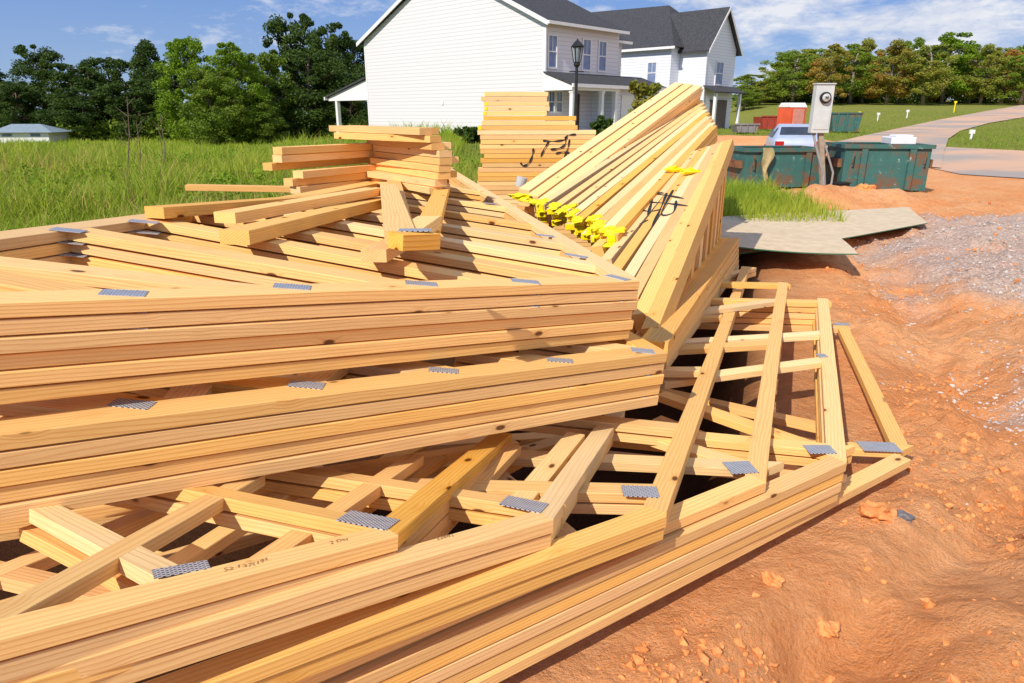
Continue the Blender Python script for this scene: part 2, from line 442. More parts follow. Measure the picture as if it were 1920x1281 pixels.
# ---------------- world
w=bpy.data.worlds.new('World'); S.world=w; w.use_nodes=True; t=w.node_tree; bg=t.nodes['Background']
az=math.atan2(-.60,-.80); EL=R(40)
sky=t.nodes.new('ShaderNodeTexSky'); sky.sky_type='NISHITA'; sky.sun_disc=False; sky.sun_elevation=EL; sky.sun_rotation=az
sky.dust_density=.3; sky.ozone_density=2.5; sky.air_density=1.0
tc=t.nodes.new('ShaderNodeTexCoord'); mp=t.nodes.new('ShaderNodeMapping'); mp.inputs['Scale'].default_value=(1,1,3.0); mp.inputs['Location'].default_value=(.35,0,.1)
L(t,tc.outputs['Generated'],mp.inputs[0])
cn=noise_(t,mp.outputs[0],5.5,12,.70,.2)
cn2=noise_(t,mp.outputs[0],14,10,.65,.1)
sp=t.nodes.new('ShaderNodeSeparateXYZ'); L(t,tc.outputs['Generated'],sp.inputs[0])
bias=math_(t,'MULTIPLY',sp.outputs[0],.12)
cm=ramp(t,math_(t,'ADD',math_(t,'ADD',math_(t,'MULTIPLY',cn,.7),math_(t,'MULTIPLY',cn2,.3)),bias),[(.46,0.),(.61,1.)])
tint=mixc(t,1.,sky.outputs[0],(.70,.90,1.35),'MULTIPLY')
grad=ramp(t,sp.outputs[2],[(.0,(7.6,10.2,14.5)),(.22,(2.4,5.6,14.0))])
tint=mixc(t,.65,tint,grad)
cloudc=mixc(t,ramp(t,cn2,[(.4,0.),(.6,1.)]),(11.5,12.3,14.4),(15.5,15.5,16.0))
L(t,mixc(t,math_(t,'MULTIPLY',cm,.88),tint,cloudc),bg.inputs[0]); bg.inputs[1].default_value=.058
sun=bpy.data.lights.new('sun','SUN'); sun.energy=5.0; sun.angle=R(.5); sun.color=(1,.91,.77)
so=bpy.data.objects.new('sun',sun); COL.objects.link(so)
sd=Vector((-.60*math.cos(EL),-.80*math.cos(EL),math.sin(EL)))
so.rotation_euler=sd.to_track_quat('Z','Y').to_euler()
cd=bpy.data.cameras.new('camera'); cd.lens=24; cd.sensor_width=36; cd.clip_end=2000; cd.clip_start=.05
co=bpy.data.objects.new('camera',cd); COL.objects.link(co); co.location=CAM; co.rotation_euler=(math.pi/2-TH,0,0); S.camera=co
S.view_settings.view_transform='Standard'
# ---------------- trusses
def zdown(n,k,pitch): return n*(-pitch*k)
PA=Pl(atz(1200,527,.795),atz(0,568,1.0),atz(840,312,.80))
chA=[((1200,527),(-420,583)),((1200,525),(838,310)),((-250,462),(500,372)),((500,372),(838,312))]
wbA=[((-150,470),(560,548)),((90,418),(815,540)),((250,402),(1010,538)),((360,395),(1150,530)),((470,385),(1100,490)),((560,378),(1050,452)),
     ((650,365),(1010,420)),((700,350),(960,388)),((740,335),(910,358)),((-200,480),(270,562))]
plA=[((1158,521),(1200,532),.085,.05),((1080,480),(1120,487),.09,.05),((985,528),(1030,532),.09,.05),((790,532),(830,535),.09,.05),((548,538),(590,541),.09,.05),((232,550),(280,552),.09,.05),((128,432),(158,435),.09,.05),((270,416),(305,419),.09,.05),((1022,442),(1050,445),.09,.05),((922,382),(950,384),.1,.05)]
ra=truss('topmost roof truss of the upper stack, its open webs under the loose offcuts','upper stack of roof trusses',PA,chA,wbA,plA,t=.0315)
base=ra.matrix_basis.copy()
offs=[0,.004,-.002,.005,-.001,.003]
for k in range(1,6):
    mtx=Matrix.Translation(zdown(PA.n,k,.0368)+Vector((-offs[k]*.5+random.uniform(-.006,.006),offs[k],0)))@base@Matrix.Rotation(R(random.uniform(-.16,.16)),4,'Z')
    dup(ra,mtx,f'{od(k)} roof truss from the top in the upper stack, above the gap','upper stack of roof trusses',nweb=99 if k<4 else 5)
cB=-.02
b1=atz(1252,662,.560); b2=atz(0,812,.745)
bb_=((b2.z-b1.z)-cB*(b2.y-b1.y))/(b2.x-b1.x)
PB=plane_slope(b1,bb_,cB)
chB=[((1252,662),(-420,868)),((1252,660),(1000,520)),((-200,640),(700,560))]
wbB=[((20,738),(290,768)),((1240,660),(980,625)),((380,700),(620,728)),((640,665),(860,700)),((860,650),(1070,680)),((-150,700),(260,752)),((200,640),(640,730)),((540,640),(880,700)),((320,770),(420,640)),((700,620),(560,720))]
plB=[((1205,658),(1240,662),.08,.05),((1050,676),(1090,679),.085,.04),((832,695),(870,698),.085,.04),((575,722),(610,725),.09,.045),((248,758),(290,762),.09,.045)]
rb=truss('topmost roof truss of the middle stack, jutting out below the upper stack','middle stack of roof trusses',PB,chB,wbB,plB,t=.0350)
base=rb.matrix_basis.copy()
for k in range(1,5):
    mtx=Matrix.Translation(zdown(PB.n,k,.0405)+Vector((-offs[k]*.5+random.uniform(-.006,.006),offs[k],0)))@base@Matrix.Rotation(R(random.uniform(-.16,.16)),4,'Z')
    dup(rb,mtx,f'{od(k)} roof truss from the top in the middle stack, its corner beyond the upper stack','middle stack of roof trusses')
# C fan
CWd,CT,CPi=.064,.0335,.039
def CP(px,py,z,b,c): return plane_slope(atz(px,py,z),b,c)
GC='roof trusses fanned out at the bottom of the pile'
def ctr(*a,**k): return truss(*a,w=k.get('w',CWd),t=CT,ww=k.get('ww'))
P1=CP(745,1000,.52,-.07,-.20)
c1=ctr('leftmost fanned roof truss at the bottom, its corner nearest the picture centre-left',GC,P1,
 [((747,1004),(-500,1330),(600,900)),((747,1000),(960,812),(600,880))],
 [((735,985),(240,885)),((-220,1268),(480,885)),((330,1075),(80,945))],
 [((690,976),(735,985),.12,.065),((340,1068),(390,1059),.09,.035)],ww=.052)
P2=CP(1036,965,.43,-.05,-.15)
c2=ctr('second fanned roof truss, corner with metal plate below the middle stack',GC,P2,
 [((1038,975),(-500,1430),(900,900)),((1038,972),(1172,770),(900,850))],
 [((1020,945),(440,860)),((260,1200),(780,850)),((60,980),(460,1180))],
 [((982,946),(1020,954),.11,.065)],ww=.052)
P3=CP(1250,955,.348,-.02,-.05)
ch3=[((1250,968),(-20,1432),(1150,900)),((1250,960),(1405,500),(1150,900)),((1405,500),(1180,560),(1250,700))]
wb3=[((1215,915),(560,900)),((1290,800),(900,760)),((1330,690),(1100,690)),((820,1120),(1080,810)),((1370,590),(1150,600)),((600,1200),(960,830))]
c3=ctr('third fanned roof truss with a long chord rising to the leaning boards',GC,P3,ch3,wb3,[((1200,922),(1245,924),.10,.065)])
P4=CP(1437,900,.270,0,-.012)
ch4=[((1437,905),(230,1410),(1300,850)),((1437,900),(1478,530),(1300,800)),((1478,530),(1270,525),(1300,700))]
wb4=[((1410,870),(860,845)),((1430,880),(1100,775)),((1450,640),(1180,655)),((1465,560),(1230,590)),((1100,1030),(880,840))]
c4=ctr('fourth fanned roof truss counted from the left, plate on its sharp corner',GC,P4,ch4,wb4,[((1388,877),(1430,875),.09,.08)])
P5=CP(1588,862,.231,0,0)
ch5=[((1588,868),(340,1420),(1450,800)),((1588,860),(1553,560),(1450,700)),((1553,562),(1280,556),(1450,700))]
wb5=[((1560,838),(1100,795)),((1560,845),(1240,735)),((1545,672),(1240,712)),((1545,622),(1240,640))]
c5=ctr('fifth fanned roof truss, second from the clay edge',GC,P5,ch5,wb5,[((1537,843),(1580,843),.095,.065),((1541,667),(1560,667),.045,.05)])
P6=CP(1708,858,.075,0,0)
ch6=[((1708,862),(600,1430),(1550,800)),((1705,838),(1588,608),(1500,750)),((1588,610),(1230,600),(1500,750))]
wb6=[((1670,838),(1180,815)),((1560,800),(1200,720))]
c6=ctr('outermost fanned roof truss lying on the clay, its corner farthest to the right',GC,P6,ch6,wb6,[((1648,838),(1700,840),.15,.085),((1578,608),(1602,609),.09,.055)])
for (c_,pl,k0,lab,nw) in ((c1,P1,1,'roof truss directly under the leftmost fanned truss',1),(c1,P1,2,'lower of two roof trusses under the leftmost fanned truss',0),(c2,P2,1,'roof truss directly under the second fanned truss',1),(c3,P3,1,'roof truss directly under the third fanned truss',2),
                    (c5,P5,1,'roof truss directly under the fifth fanned truss',1),(c5,P5,2,'second of three roof trusses under the fifth fanned truss',0),(c5,P5,3,'lowest of three roof trusses under the fifth fanned truss',2)):
    dup(c_,Matrix.Translation(zdown(pl.n,k0,CPi)+Vector((-.003*k0,[0,.004,-.001,.004][k0],0)))@c_.matrix_basis@Matrix.Rotation(R(random.uniform(-.12,.12)),4,'Z'),lab,GC,nweb=nw)
PQ=CP(600,1000,.27,-.04,-.08)
ctr('buried roof truss crossing the added dark hollow below the middle stack',GC,PQ,[((1000,850),(-250,1030),(400,850)),((1000,850),(330,1200),(400,1000))],
 [((-60,920),(330,1110)),((300,1170),(740,850)),((0,1200),(300,930))],[])
PQ2=CP(700,950,.08,0,-.02)
ctr('deepest roof truss visible through the gaps at the bottom left',GC,PQ2,[((1150,800),(-100,1180),(500,950)),((1150,800),(700,830),(500,950))],
 [((60,980),(560,1120)),((560,860),(900,1040)),((100,1160),(760,845))],[])
PQ3=CP(400,980,.395,-.05,-.13)
ctr('slender roof truss half hidden just below the leftmost fanned truss',GC,PQ3,[((960,822),(-250,1000),(300,1000))],
 [((-160,1130),(520,860)),((170,1150),(640,850)),((440,1085),(860,828)),((-100,1040),(300,1130))],[],w=.05)
def mark(root,pl,s,px,py,px2,py2,size):
    p=pl.hit(px,py); ch=[c for c in root.children if c.name.startswith('chord')][0]
    text(s,ch,p,pl.hit(px2,py2)-p,pl.n,size)
mark(c1,P1,'S2 137(191',420,1074,560,1038,.018); mark(c1,P1,"2 Del",620,1022,720,996,.017)
mark(c2,P2,'S2681',820,1015,920,985,.018); mark(c2,P2,'//',925,979,990,961,.018)
mark(c6,P6,'H8P91',1652,745,1678,800,.022); mark(c4,P4,'3.1/W19',1407,830,1420,780,.018)
# ---------------- leaning boards
GD='planks of the leaning pile'
DP1=Pl(W(975,362,5.6),W(1025,385,5.35),W(1290,158,8.6))
for c_ in range(3):
    n0=(977+c_*20,359+c_*9); n1=(1272+c_*19,156+c_*1.5)
    for k in range(6):
        h=-(.041+.002)*k
        p0=DP1.hit(*n0); p1=DP1.hit(*n1); d=(p1-p0).normalized()
        p0=p0+DP1.n*h+d*random.uniform(-.06,.1); p1=p1+DP1.n*h+d*random.uniform(-.04,.04)
        o=board('leaning_plank',p0,p1,DP1.n,w=.100,t=.040,mat=M['wood2'] if k==0 else None)
        tag(o,f'{od(k)} plank down in the {["left","middle","right"][c_]} row of the highest leaning stack','plank',GD)
DP2=Pl(W(1020,390,5.0),W(1130,440,4.2),W(1325,215,7.7))
ends=[(1012,384),(1030,394),(1048,402),(1064,409),(1080,415),(1098,424),(1114,430),(1130,436),(1146,442)]
def dabs(o,p,d,n,q,s_=1):
    mb=MB()
    for r_ in range(random.choice((2,2,3))):
        mb.blob((random.uniform(-.01,.11),random.uniform(-.025,.025),.020),random.uniform(.03,.06)*s_,random.uniform(.02,.034)*s_,.009*s_,q+r_*7)
    mb.box((-.002,random.uniform(-.006,.006),0),(.012,random.uniform(.05,.070),random.uniform(.036,.046)))
    link('painted_end',mb.mesh('painted_end'),M['yellow'],o,frame(d,n,p-n*.021))
for i,e in enumerate(ends):
    far=(1312+i*3.2,188+i*6)
    for k in range(3):
        p0=DP2.hit(*e)-DP2.n*(k*.05); p1=DP2.hit(*far)-DP2.n*(k*.05); d=(p1-p0).normalized(); p0+=d*(random.uniform(-.05,.14)+.02*k)
        o=board('fanned_plank',p0,p1,DP2.n,w=.074,t=.045,dz=-.0008*(i%2))
        tag(o,f'{FO[i]} plank from the left, {["upper","middle","lower"][k]} layer, in the fan with yellow painted ends','plank',GD)
        dabs(o,p0,d,DP2.n,i*5+k,1.0 if k else 1.3)
DP3=Pl(W(1120,470,4.1),W(1218,612,2.8),W(1345,263,6.2))
e3=[(1118,462),(1134,487),(1150,510),(1166,535),(1182,560),(1200,588),(1218,615)]
trs=[]
for i,e in enumerate(e3):
    far=(1296+i*11.5,285-i*3.8)
    p0=DP3.hit(*e); p1=DP3.hit(*far); d=(p1-p0).normalized()
    r=empty('leaning_truss',Vector((p0.x,p0.y,0)),0,f'{FO[i]} leaning gable truss from the left in the group marked with black spray','roof truss','leaning gable trusses')
    trs.append(r)
    board('chord',p0,p1,DP3.n,w=.078,t=.085,parent=r,dz=-.001*(i%2))
    up=Vector((0,0,1))
    q1=Vector((p1.x,p1.y,.30)); q0=p0+Vector((0,0,-.09))
    q0.z=max(.30,q0.z-.02)
    board('chord',q0+d*.0,q1,up,w=.05,t=.085,parent=r)
    for f in (.40,.52,.63,.73,.82,.90,.97):
        a=p0.lerp(p1,f)+Vector((0,0,-.07)); b_=Vector((a.x,a.y,q0.lerp(q1,f).z-.01))
        board('web',b_,a,-d.cross(up).cross(up).normalized(),w=.047,t=.15,parent=r)
mb=MB()
stk=[[(1228,338),(1222,358),(1245,362)],[(1200,362),(1192,386),(1215,396),(1240,392)],[(1205,378),(1250,381),(1290,386)],[(1215,362),(1250,366),(1282,372)],[(1232,350),(1222,378),(1214,404)],[(1250,362),(1238,392),(1222,425)],[(1262,356),(1240,400),(1262,398),(1268,376)],[(1215,412),(1200,420)]]
for s_ in stk: stroke(mb,[DP3.hit(x,y,.004) for x,y in smoothpts(s_)],DP3.n,.019)
link('spray_mark',mb.mesh('spray_mark'),M['spray'],trs[3],Matrix.Identity(4))
for k in range(6):
    for c_ in range(2):
        p0=atz(1232-12*c_,640+8*k,.50-.045*k) ; p1=W(1376-16*c_,446+10*k,6.0)
        o=board('base_plank',p0,p1,w=.088,t=.041)
        tag(o,f'{od(k)} {["right","left"][c_]} hand plank of the low stack under the leaning trusses','plank','planks under the leaning trusses')
for i,(px,py) in enumerate(((1262,318),(1294,322))):
    p=DP2.hit(px,py,.02) if i==0 else DP3.hit(px,py,.02)
    mb=MB(); mb.blob((0,0,0),.07,.035,.022,i+3); mb.blob((.06,.02,0),.04,.05,.012,i+9)
    o=part('yellow_ribbon',mb,'yellow',None); o.matrix_basis=Matrix.Translation(p); tag(o,['left crumpled yellow ribbon on the leaning planks','right crumpled yellow ribbon on the leaning planks'][i],'ribbon')
for i,(px,py) in enumerate(((972,368),(1014,380))):
    p=DP1.hit(px,py,.01); mb=MB(); mb.blob((0,0,0),.085,.05,.024,i+13); mb.blob((.05,-.04,-.02),.06,.04,.02,i+19)
    o=part('yellow_ribbon',mb,'yellow',None); o.matrix_basis=Matrix.Translation(p); tag(o,['yellow paint rag at the lowest left end of the highest leaning stack','yellow paint rag where the leaning stack meets the fan'][i],'ribbon')
# ---------------- tall stack
YE=6.9; GE='planks of the tall stack with black spray'
pit=.0440; top=W(905,172,YE).z; nE=int(top/pit)
def XE(px): return (px-960)/1349*YE
for k in range(nE):
    r_=1027 if k<5 else (1083 if k<8 else 1118)
    x0=XE(905-(k*.4)+random.uniform(-5,5)+(4*math.sin(k*.6))); x1=XE(r_+random.uniform(-4,4)); z=top-k*pit
    o=board('stacked_plank',Vector((x0,YE+.06+random.uniform(-.004,.004),z)),Vector((x1,YE+.12+random.uniform(-.004,.004),z+random.uniform(-.0015,.0015))),w=.12,t=.0405)
    tag(o,f'{od(k)} plank from the top of the tall stack near the white house','plank',GE)
    if k<8:
        mb=MB(); mb.box((.012,-.061,0),(.03,.002,.03)); mb.box((-.003,random.uniform(-.03,.03),.0),(.004,.06,.03)); link('painted_end',mb.mesh('painted_end'),M['yellow'],o,Matrix.Translation((x0+.004,YE+.062,z-.021)))
    if k==12: keep=o
mb=MB()
for s_ in [[(1000,278),(998,292),(991,306),(981,311),(976,305)],[(1080,252),(1064,254),(1060,262),(1040,265),(1018,264)],[(1060,256),(1060,270),(1048,278),(1032,280)],[(1030,264),(1020,280),(1014,294)],[(1068,262),(1064,280),(1057,298)],[(1042,288),(1058,285),(1070,290),(1058,298)]]:
    stroke(mb,[W(x,y,YE-.008+.06*(x-905)/213) for x,y in smoothpts(s_)],Vector((0,-1,0)),.017)
link('spray_mark',mb.mesh('spray_mark'),M['spray'],keep,Matrix.Identity(4))
# ---------------- loose offcuts
GF='loose offcuts lying on the upper stack'
def loose(a,b,label,n=Vector((0,0,1)),w=TW,t=TT):
    o=board('loose_plank',a,b,n,w=w,t=t); tag(o,label,'plank',GF); return o
lf=[522,520,500,556,536,548]
z=W(522,276,4.4).z
for k,px in enumerate(lf):
    a=W(px,300,4.4); a.z=z-k*.048; b_=W(712+random.uniform(-6,30),300,5.2+random.uniform(-.1,.1)); b_.z=z-k*.048
    loose(a,b_,f'{od(k)} offcut from the top of the left hand crossing pile',t=.045)
    if k in(0,2,4): loose(a+Vector((.06,.10,0)),b_+Vector((.02,.10,0)),f'rear offcut beside the {od(k)} one of the left hand crossing pile')
z=W(820,240,4.3).z
for k in range(9):
    pr=[800,818,822,836,836,834,832,826,815][k]; pl_=[632,640,700,712,712,704,700,690,700][k]
    a=W(pr,300,4.25); a.z=z-k*.043; b_=W(pl_,300,5.0+random.uniform(-.1,.1)); b_.z=z-k*.043+.003
    loose(a,b_,f'{od(k)} offcut from the top of the right hand crossing pile',t=.040)
    if k%2==0: loose(a+Vector((.03,.11,0)),b_+Vector((.10,.11,0)),f'rear offcut beside the {od(k)} one of the right hand crossing pile')
hA=lambda px,py,h=.044: PA.hit(px,py,h)
loose(hA(438,432),hA(725,368),'thick offcut pointing left over the open webs',w=.1,t=.045)
loose(hA(288,388),hA(600,366,.05),'long offcut lying at the back left edge of the upper stack')
loose(hA(420,398,.05),hA(700,352,.09),'offcut leaning across webs behind the thick one')
loose(W(350,346,4.9),W(560,350,5.0),'short offcut jutting out over the grass at the left')
loose(hA(738,338,.05),hA(752,425,.09),'left offcut of the pair pointing at the viewer')
loose(hA(832,345,.05),hA(800,425,.09),'right offcut of the pair pointing at the viewer')
loose(hA(728,345,.10),hA(750,432,.14),'upper left offcut of the pair pointing at the viewer')
loose(hA(700,468,.05),hA(790,425,.05),'small offcut lying in front of the pair',w=.08)
loose(hA(765,430,.135),hA(805,405,.135),'short end piece bridging the pair',w=.08)
rp=loose(hA(742,437,.18),hA(812,436,.18),'short plated block laid across the pair',w=.06); 
plate(rp,hA(778,432,.182),Vector((1,0,0)),Vector((0,0,1)),.08,.04)
mb=MB(); mb.tube([(0,0,0),(0,0,.08)],[.040,.047],16)
bk=part('plastic_tub',mb,simple('tub_plastic',(.55,.56,.58),(.48,.49,.5),.5),None); bk.matrix_basis=Matrix.Translation(W(975,350,5.9))@Matrix.Rotation(.25,4,'Y'); tag(bk,'small pale plastic tub between the tall stack and leaning planks','tub')
# ---------------- boards on the clay
osb=simple('plywood_face',(.68,.56,.40),(.58,.46,.31),.8,10,spec=.05)
M['gedge']=simple('green_edge',(.03,.16,.09),(.1,.2,.1),.6)
def ply(c,lab,fz,curve=0):
    P_=[G(*q) for q in c]; nxx=16; vs=[]
    for s_ in (0,1):
        for i in range(nxx+1):
            for j in range(7):
                u,v=i/nxx,j/6
                p=P_[0].lerp(P_[1],u).lerp(P_[3].lerp(P_[2],u),v)
                p.z=fz(u,v)-.010*s_
                vs.append(p)
    o=(nxx+1)*7; fs=[]
    for i in range(nxx):
        for j in range(6):
            a=i*7+j; fs+=[(a,a+7,a+8,a+1),(a+o,a+1+o,a+8+o,a+7+o)]
    for i in range(nxx): fs+=[(i*7,i*7+o,i*7+7+o,i*7+7),(i*7+6,i*7+13,i*7+13+o,i*7+6+o)]
    for j in range(6): fs+=[(j,j+1,j+1+o,j+o),(nxx*7+j,nxx*7+j+o,nxx*7+j+1+o,nxx*7+j+1)]
    me=bpy.data.meshes.new('plywood_sheet'); me.from_pydata(vs,[],fs)
    me.materials.append(osb); me.materials.append(M['gedge'])
    for p in me.polygons[nxx*6*2:]: p.material_index=1
    ob=link('plywood_sheet',me,None)
    bm=bmesh.new(); bm.from_mesh(me); bmesh.ops.recalc_face_normals(bm,faces=bm.faces); bm.to_mesh(me); bm.free()
    tag(ob,lab,'plywood sheet','plywood sheets on the clay')
ply([(1250,430),(1700,404),(1735,440),(1270,515)],'rear flat plywood sheet with green edge on the clay',lambda u,v:.10+.03*u+.012*math.sin(u*5+v*2))
ply([(1270,438),(1566,470),(1604,508),(1280,508)],'front bowed plywood sheet curling over the rear one',lambda u,v:.135+.15*(1-u)**1.8+.02*u+.01*math.sin(v*3))
# ---------------- clods, gravel
def stones(name,n,samp,smin,smax,mat,label,seed,jit=.7,pw=2.6,fl=(.45,.8)):
    rg=np.random.default_rng(seed); bm=bmesh.new(); bmesh.ops.create_icosphere(bm,subdivisions=1,radius=1)
    bv=np.array([v.co[:] for v in bm.verts]); bf=np.array([[v.index for v in f.verts] for f in bm.faces]); bm.free()
    V=[];Fc=[]; c=0
    for i in range(n):
        x,y=samp(rg)
        if x is None: continue
        s_=smin*(smax/smin)**(rg.random()**pw)*(1+.05*y)
        v=bv*(1+jit*(rg.random((len(bv),1))-.5))*(1+.35*(rg.random(bv.shape)-.5))*s_
        v=v*np.array([1,rg.uniform(.6,1),rg.uniform(*fl)])
        a=rg.uniform(0,6.28); rot=np.array([[math.cos(a),-math.sin(a),0],[math.sin(a),math.cos(a),0],[0,0,1]])
        v=v@rot.T+np.array([x,y,terr(x,y)+s_*.12]); V.append(v); Fc.append(bf+c); c+=len(bv)
    V=np.vstack(V);Fc=np.vstack(Fc)
    me=bpy.data.meshes.new(name); me.from_pydata(V.tolist(),[],Fc.tolist())
    o=link(name,me,mat); tag(o,label,name.split('_')[-1],kind='stuff')
def s1(rg):
    y=.9*(13/.9)**rg.random(); x=rg.uniform(-.1,1)*y*1.0+.2
    if x< pedge(y)+.05 : return None,None
    if nz(x,y,1.4,90)+.4*nz(x,y,5,44)<-.02 and rg.random()<.93: return None,None
    return x,y
def claym(name):
    m,t,b=nt(name); ge=t.nodes.new('ShaderNodeNewGeometry'); P=ge.outputs['Position']
    n2=noise_(t,P,30,6,.65)
    L(t,mixc(t,ramp(t,n2,[(.4,0.),(.65,1.)]),(.84,.36,.135),(.66,.24,.075)),b.inputs['Base Color'])
    b.inputs['Roughness'].default_value=.98; b.inputs['Specular IOR Level'].default_value=.05; bump(t,b,n2,.9,.01); return m
cl=claym('clod_clay')
stones('clay_clods',24000,s1,.0018,.017,cl,'orange clay clods strewn over the bare plot',3,.9,3.6,(.6,.95))
def s2(rg):
    y=1.8*(11/1.8)**rg.random(); x=rg.uniform(.30,.95)*y+.3
    g_=grav(x,y)
    if rg.random()>g_: return None,None
    if nz(x,y,2.5,60)+.5*nz(x,y,8,61)+.25*g_<.05 and rg.random()<.8: return None,None
    return x,y
stones('loose_gravel',38000,s2,.004,.012,simple('grey_gravel',(.66,.60,.56),(.38,.33,.30),.95,9,spec=.1),'grey gravel scattered over the clay at the right',4)
def rock(px,py,s_,mat,lab,nm='stone'):
    bm=bmesh.new(); bmesh.ops.create_icosphere(bm,subdivisions=3,radius=1)
    for v in bm.verts: v.co=v.co*(1+.7*noise.noise(v.co*1.5+Vector((px,0,0)))+.25*noise.noise(v.co*5)); v.co.z*=.6
    me=bpy.data.meshes.new(nm); bm.to_mesh(me); bm.free(); p=G(px,py)
    o=link(nm,me,mat,None,Matrix.Translation(p+Vector((0,0,s_*.2)))@Matrix.Scale(s_,4)); tag(o,lab,'stone')
rock(1692,978,.028,simple('dark_stone',(.12,.11,.12),(.2,.19,.2),.8,4),'dark grey stone on the clay beside the outermost truss corner')
rock(1642,975,.05,cl,'large clay lump left of the dark grey stone','clay_lump'); rock(1560,1140,.03,cl,'clay lump near the bottom right','clay_lump'); rock(1450,1085,.028,cl,'clay lump in front of the lowest chord','clay_lump')
rock(1620,372,.16,cl,'clay lump below the right dumpster','clay_lump')
# ---------------- grass
def blades(name,pts,hts,wd,mat,label,lean=.35,kind='stuff'):
    n=len(pts); a=rng.uniform(0,2*np.pi,n); dx=np.cos(a);dy=np.sin(a); b2=rng.uniform(0,2*np.pi,n); l=hts*lean*rng.random(n)
    V=np.zeros((n,5,3))
    for i,(s_,hh,k) in enumerate(((-1,0,0),(1,0,0),(1,.55,.35),(-1,.55,.35),(0,1,1.))):
        ww=wd*(1 if i<2 else .75)*s_*.5
        V[:,i,0]=pts[:,0]+dx*ww+np.cos(b2)*l*k; V[:,i,1]=pts[:,1]+dy*ww+np.sin(b2)*l*k; V[:,i,2]=pts[:,2]+hts*hh-(.03 if i<2 else 0)
    idx=np.arange(n)*5
    fs=np.stack([idx,idx+1,idx+2,idx+3],1).tolist()+np.stack([idx+3,idx+2,idx+4],1).tolist()
    me=bpy.data.meshes.new(name); me.from_pydata(V.reshape(-1,3).tolist(),[],fs)
    o=link(name,me,mat); 
    if label: tag(o,label,'grass',kind=kind)
    return o
pts=[];ht=[];wd=[];pr=[];hr=[];wr=[]
while len(pts)<100000:
    Y=4.*(62/4.)**random.random(); X=Y*random.uniform(-.95,.30)
    lim=-1.75+.1*(Y-3) if Y<9.5 else 2.0
    if X>lim: continue
    if Y>36 and X>1.7-(Y-37)*1.05 -2.0: continue
    if Y>17 and X>-.03*Y-1.0 : continue
    cl_=noise.noise(Vector((X*.3,Y*.16,0)))+.7*noise.noise(Vector((X*1.1,Y*.7,4)))
    hh=max(.10,(.38+.60*cl_))*random.uniform(.45,1.25)
    if Y>40: hh*=.7
    nn=noise.noise(Vector((X*.25+5,Y*.13,3)))
    if Y<24 and random.random()<.07+.8*max(0,nn):
        pr.append((X,Y,terr0(X,Y))); hr.append(hh*1.12); wr.append(.0035+.0009*Y)
    else:
        pts.append((X,Y,terr0(X,Y))); ht.append(hh); wd.append(.006+.0010*Y)
blades('meadow_grass',np.array(pts),np.array(ht),np.array(wd),M['grass'],'tall green meadow grass behind the timber pile',.95)
blades('seeding_grass',np.array(pr),np.array(hr),np.array(wr),M['grassr'],'reddish brown seeding grass mixed into the meadow',.7)
pts=[];ht=[]
while len(pts)<9000:
    X=random.gauss(3.4,.6); Y=random.gauss(10.3,1.4)
    if X<2.2 or X>4.15 or Y>12.2 or Y<8.3: continue
    if gmask(X,Y)<.35: continue
    pts.append((X,Y,terr(X,Y))); ht.append(random.uniform(.08,.36))
blades('roadside_weeds',np.array(pts),np.array(ht),np.full(len(pts),.012),M['grass'],'green weeds growing in front of the left dumpster',.7)
pts=[];ht=[]
while len(pts)<30000:
    Y=16*(75/16)**random.random(); X=Y*random.uniform(-.1,.8)
    if gmask(X,Y)<.6: continue
    z=terr0(X,Y); pp=proj(X,Y,z)
    if inpoly(pp,RP[0]) or inpoly(pp,RP[1]): continue
    pts.append((X,Y,z)); ht.append(random.uniform(.03,.09)*(1+.01*Y))
blades('lawn_grass',np.array(pts),np.array(ht),np.full(len(pts),.05),M['lawn'],'short lawn grass around the houses and on the rise')
for i,(px,pt_,pb) in enumerate(((232,180,330),(297,215,280),(255,225,320))):
    a=W(px,pb,13); a.z=terr0(a.x,a.y); b_=W(px+6-3*i,pt_,13); mb=MB(); mb.tube([a,a.lerp(b_,.6)+Vector((.05,0,0)),b_],[.014,.009,.004],6)
    for q in range(5):
        c0=a.lerp(b_,.5+.1*q); mb.tube([c0,c0+Vector((random.uniform(-.2,.2),0,.15))],[.008,.003],4)
    o=part('dry_stalk',mb,'bark',None); tag(o,['tallest dry weed stalk above the meadow','stubby dry stalk at the right in the meadow','middle dry stalk in the meadow'][i],'weed')
# ---------------- trees
def leafmesh(name,cent,rad,nper,size):
    cent=np.array(cent); k=len(cent); n=k*nper
    d=rng.normal(size=(n,3)); d/=np.linalg.norm(d,axis=1)[:,None]
    r=np.repeat(rad,nper)*rng.random(n)**.4
    pos=np.repeat(cent,nper,0)+d*r[:,None]*np.array([1,1,.8])
    u=rng.normal(size=(n,3)); u/=np.linalg.norm(u,axis=1)[:,None]; v=np.cross(u,rng.normal(size=(n,3))); v/=np.linalg.norm(v,axis=1)[:,None]
    s_=size*rng.uniform(.6,1.3,n)[:,None]
    V=np.stack([pos-u*s_*.6,pos-v*s_*.4,pos+u*s_*.6,pos+v*s_*.4],1).reshape(-1,3)
    me=bpy.data.meshes.new(name); me.from_pydata(V.tolist(),[],np.arange(n*4).reshape(-1,4).tolist()); return me
cs=[];rs=[]
while len(cs)<240:
    Y=9*(45/9)**random.random(); X=Y*random.uniform(-.8,-.02)
    if noise.noise(Vector((X*.2,Y*.1,9)))<-.05 or (Y>17 and X>-.03*Y-1.5): continue
    cs.append((X,Y,terr0(X,Y)+random.uniform(.10,.38))); rs.append(random.uniform(.12,.32)*(1+.01*Y))
o=link('meadow_weeds',leafmesh('meadow_weeds',cs,np.array(rs),80,.05),M['lbright']); tag(o,'leafy bright green weeds clumped in the meadow','weeds',kind='stuff')
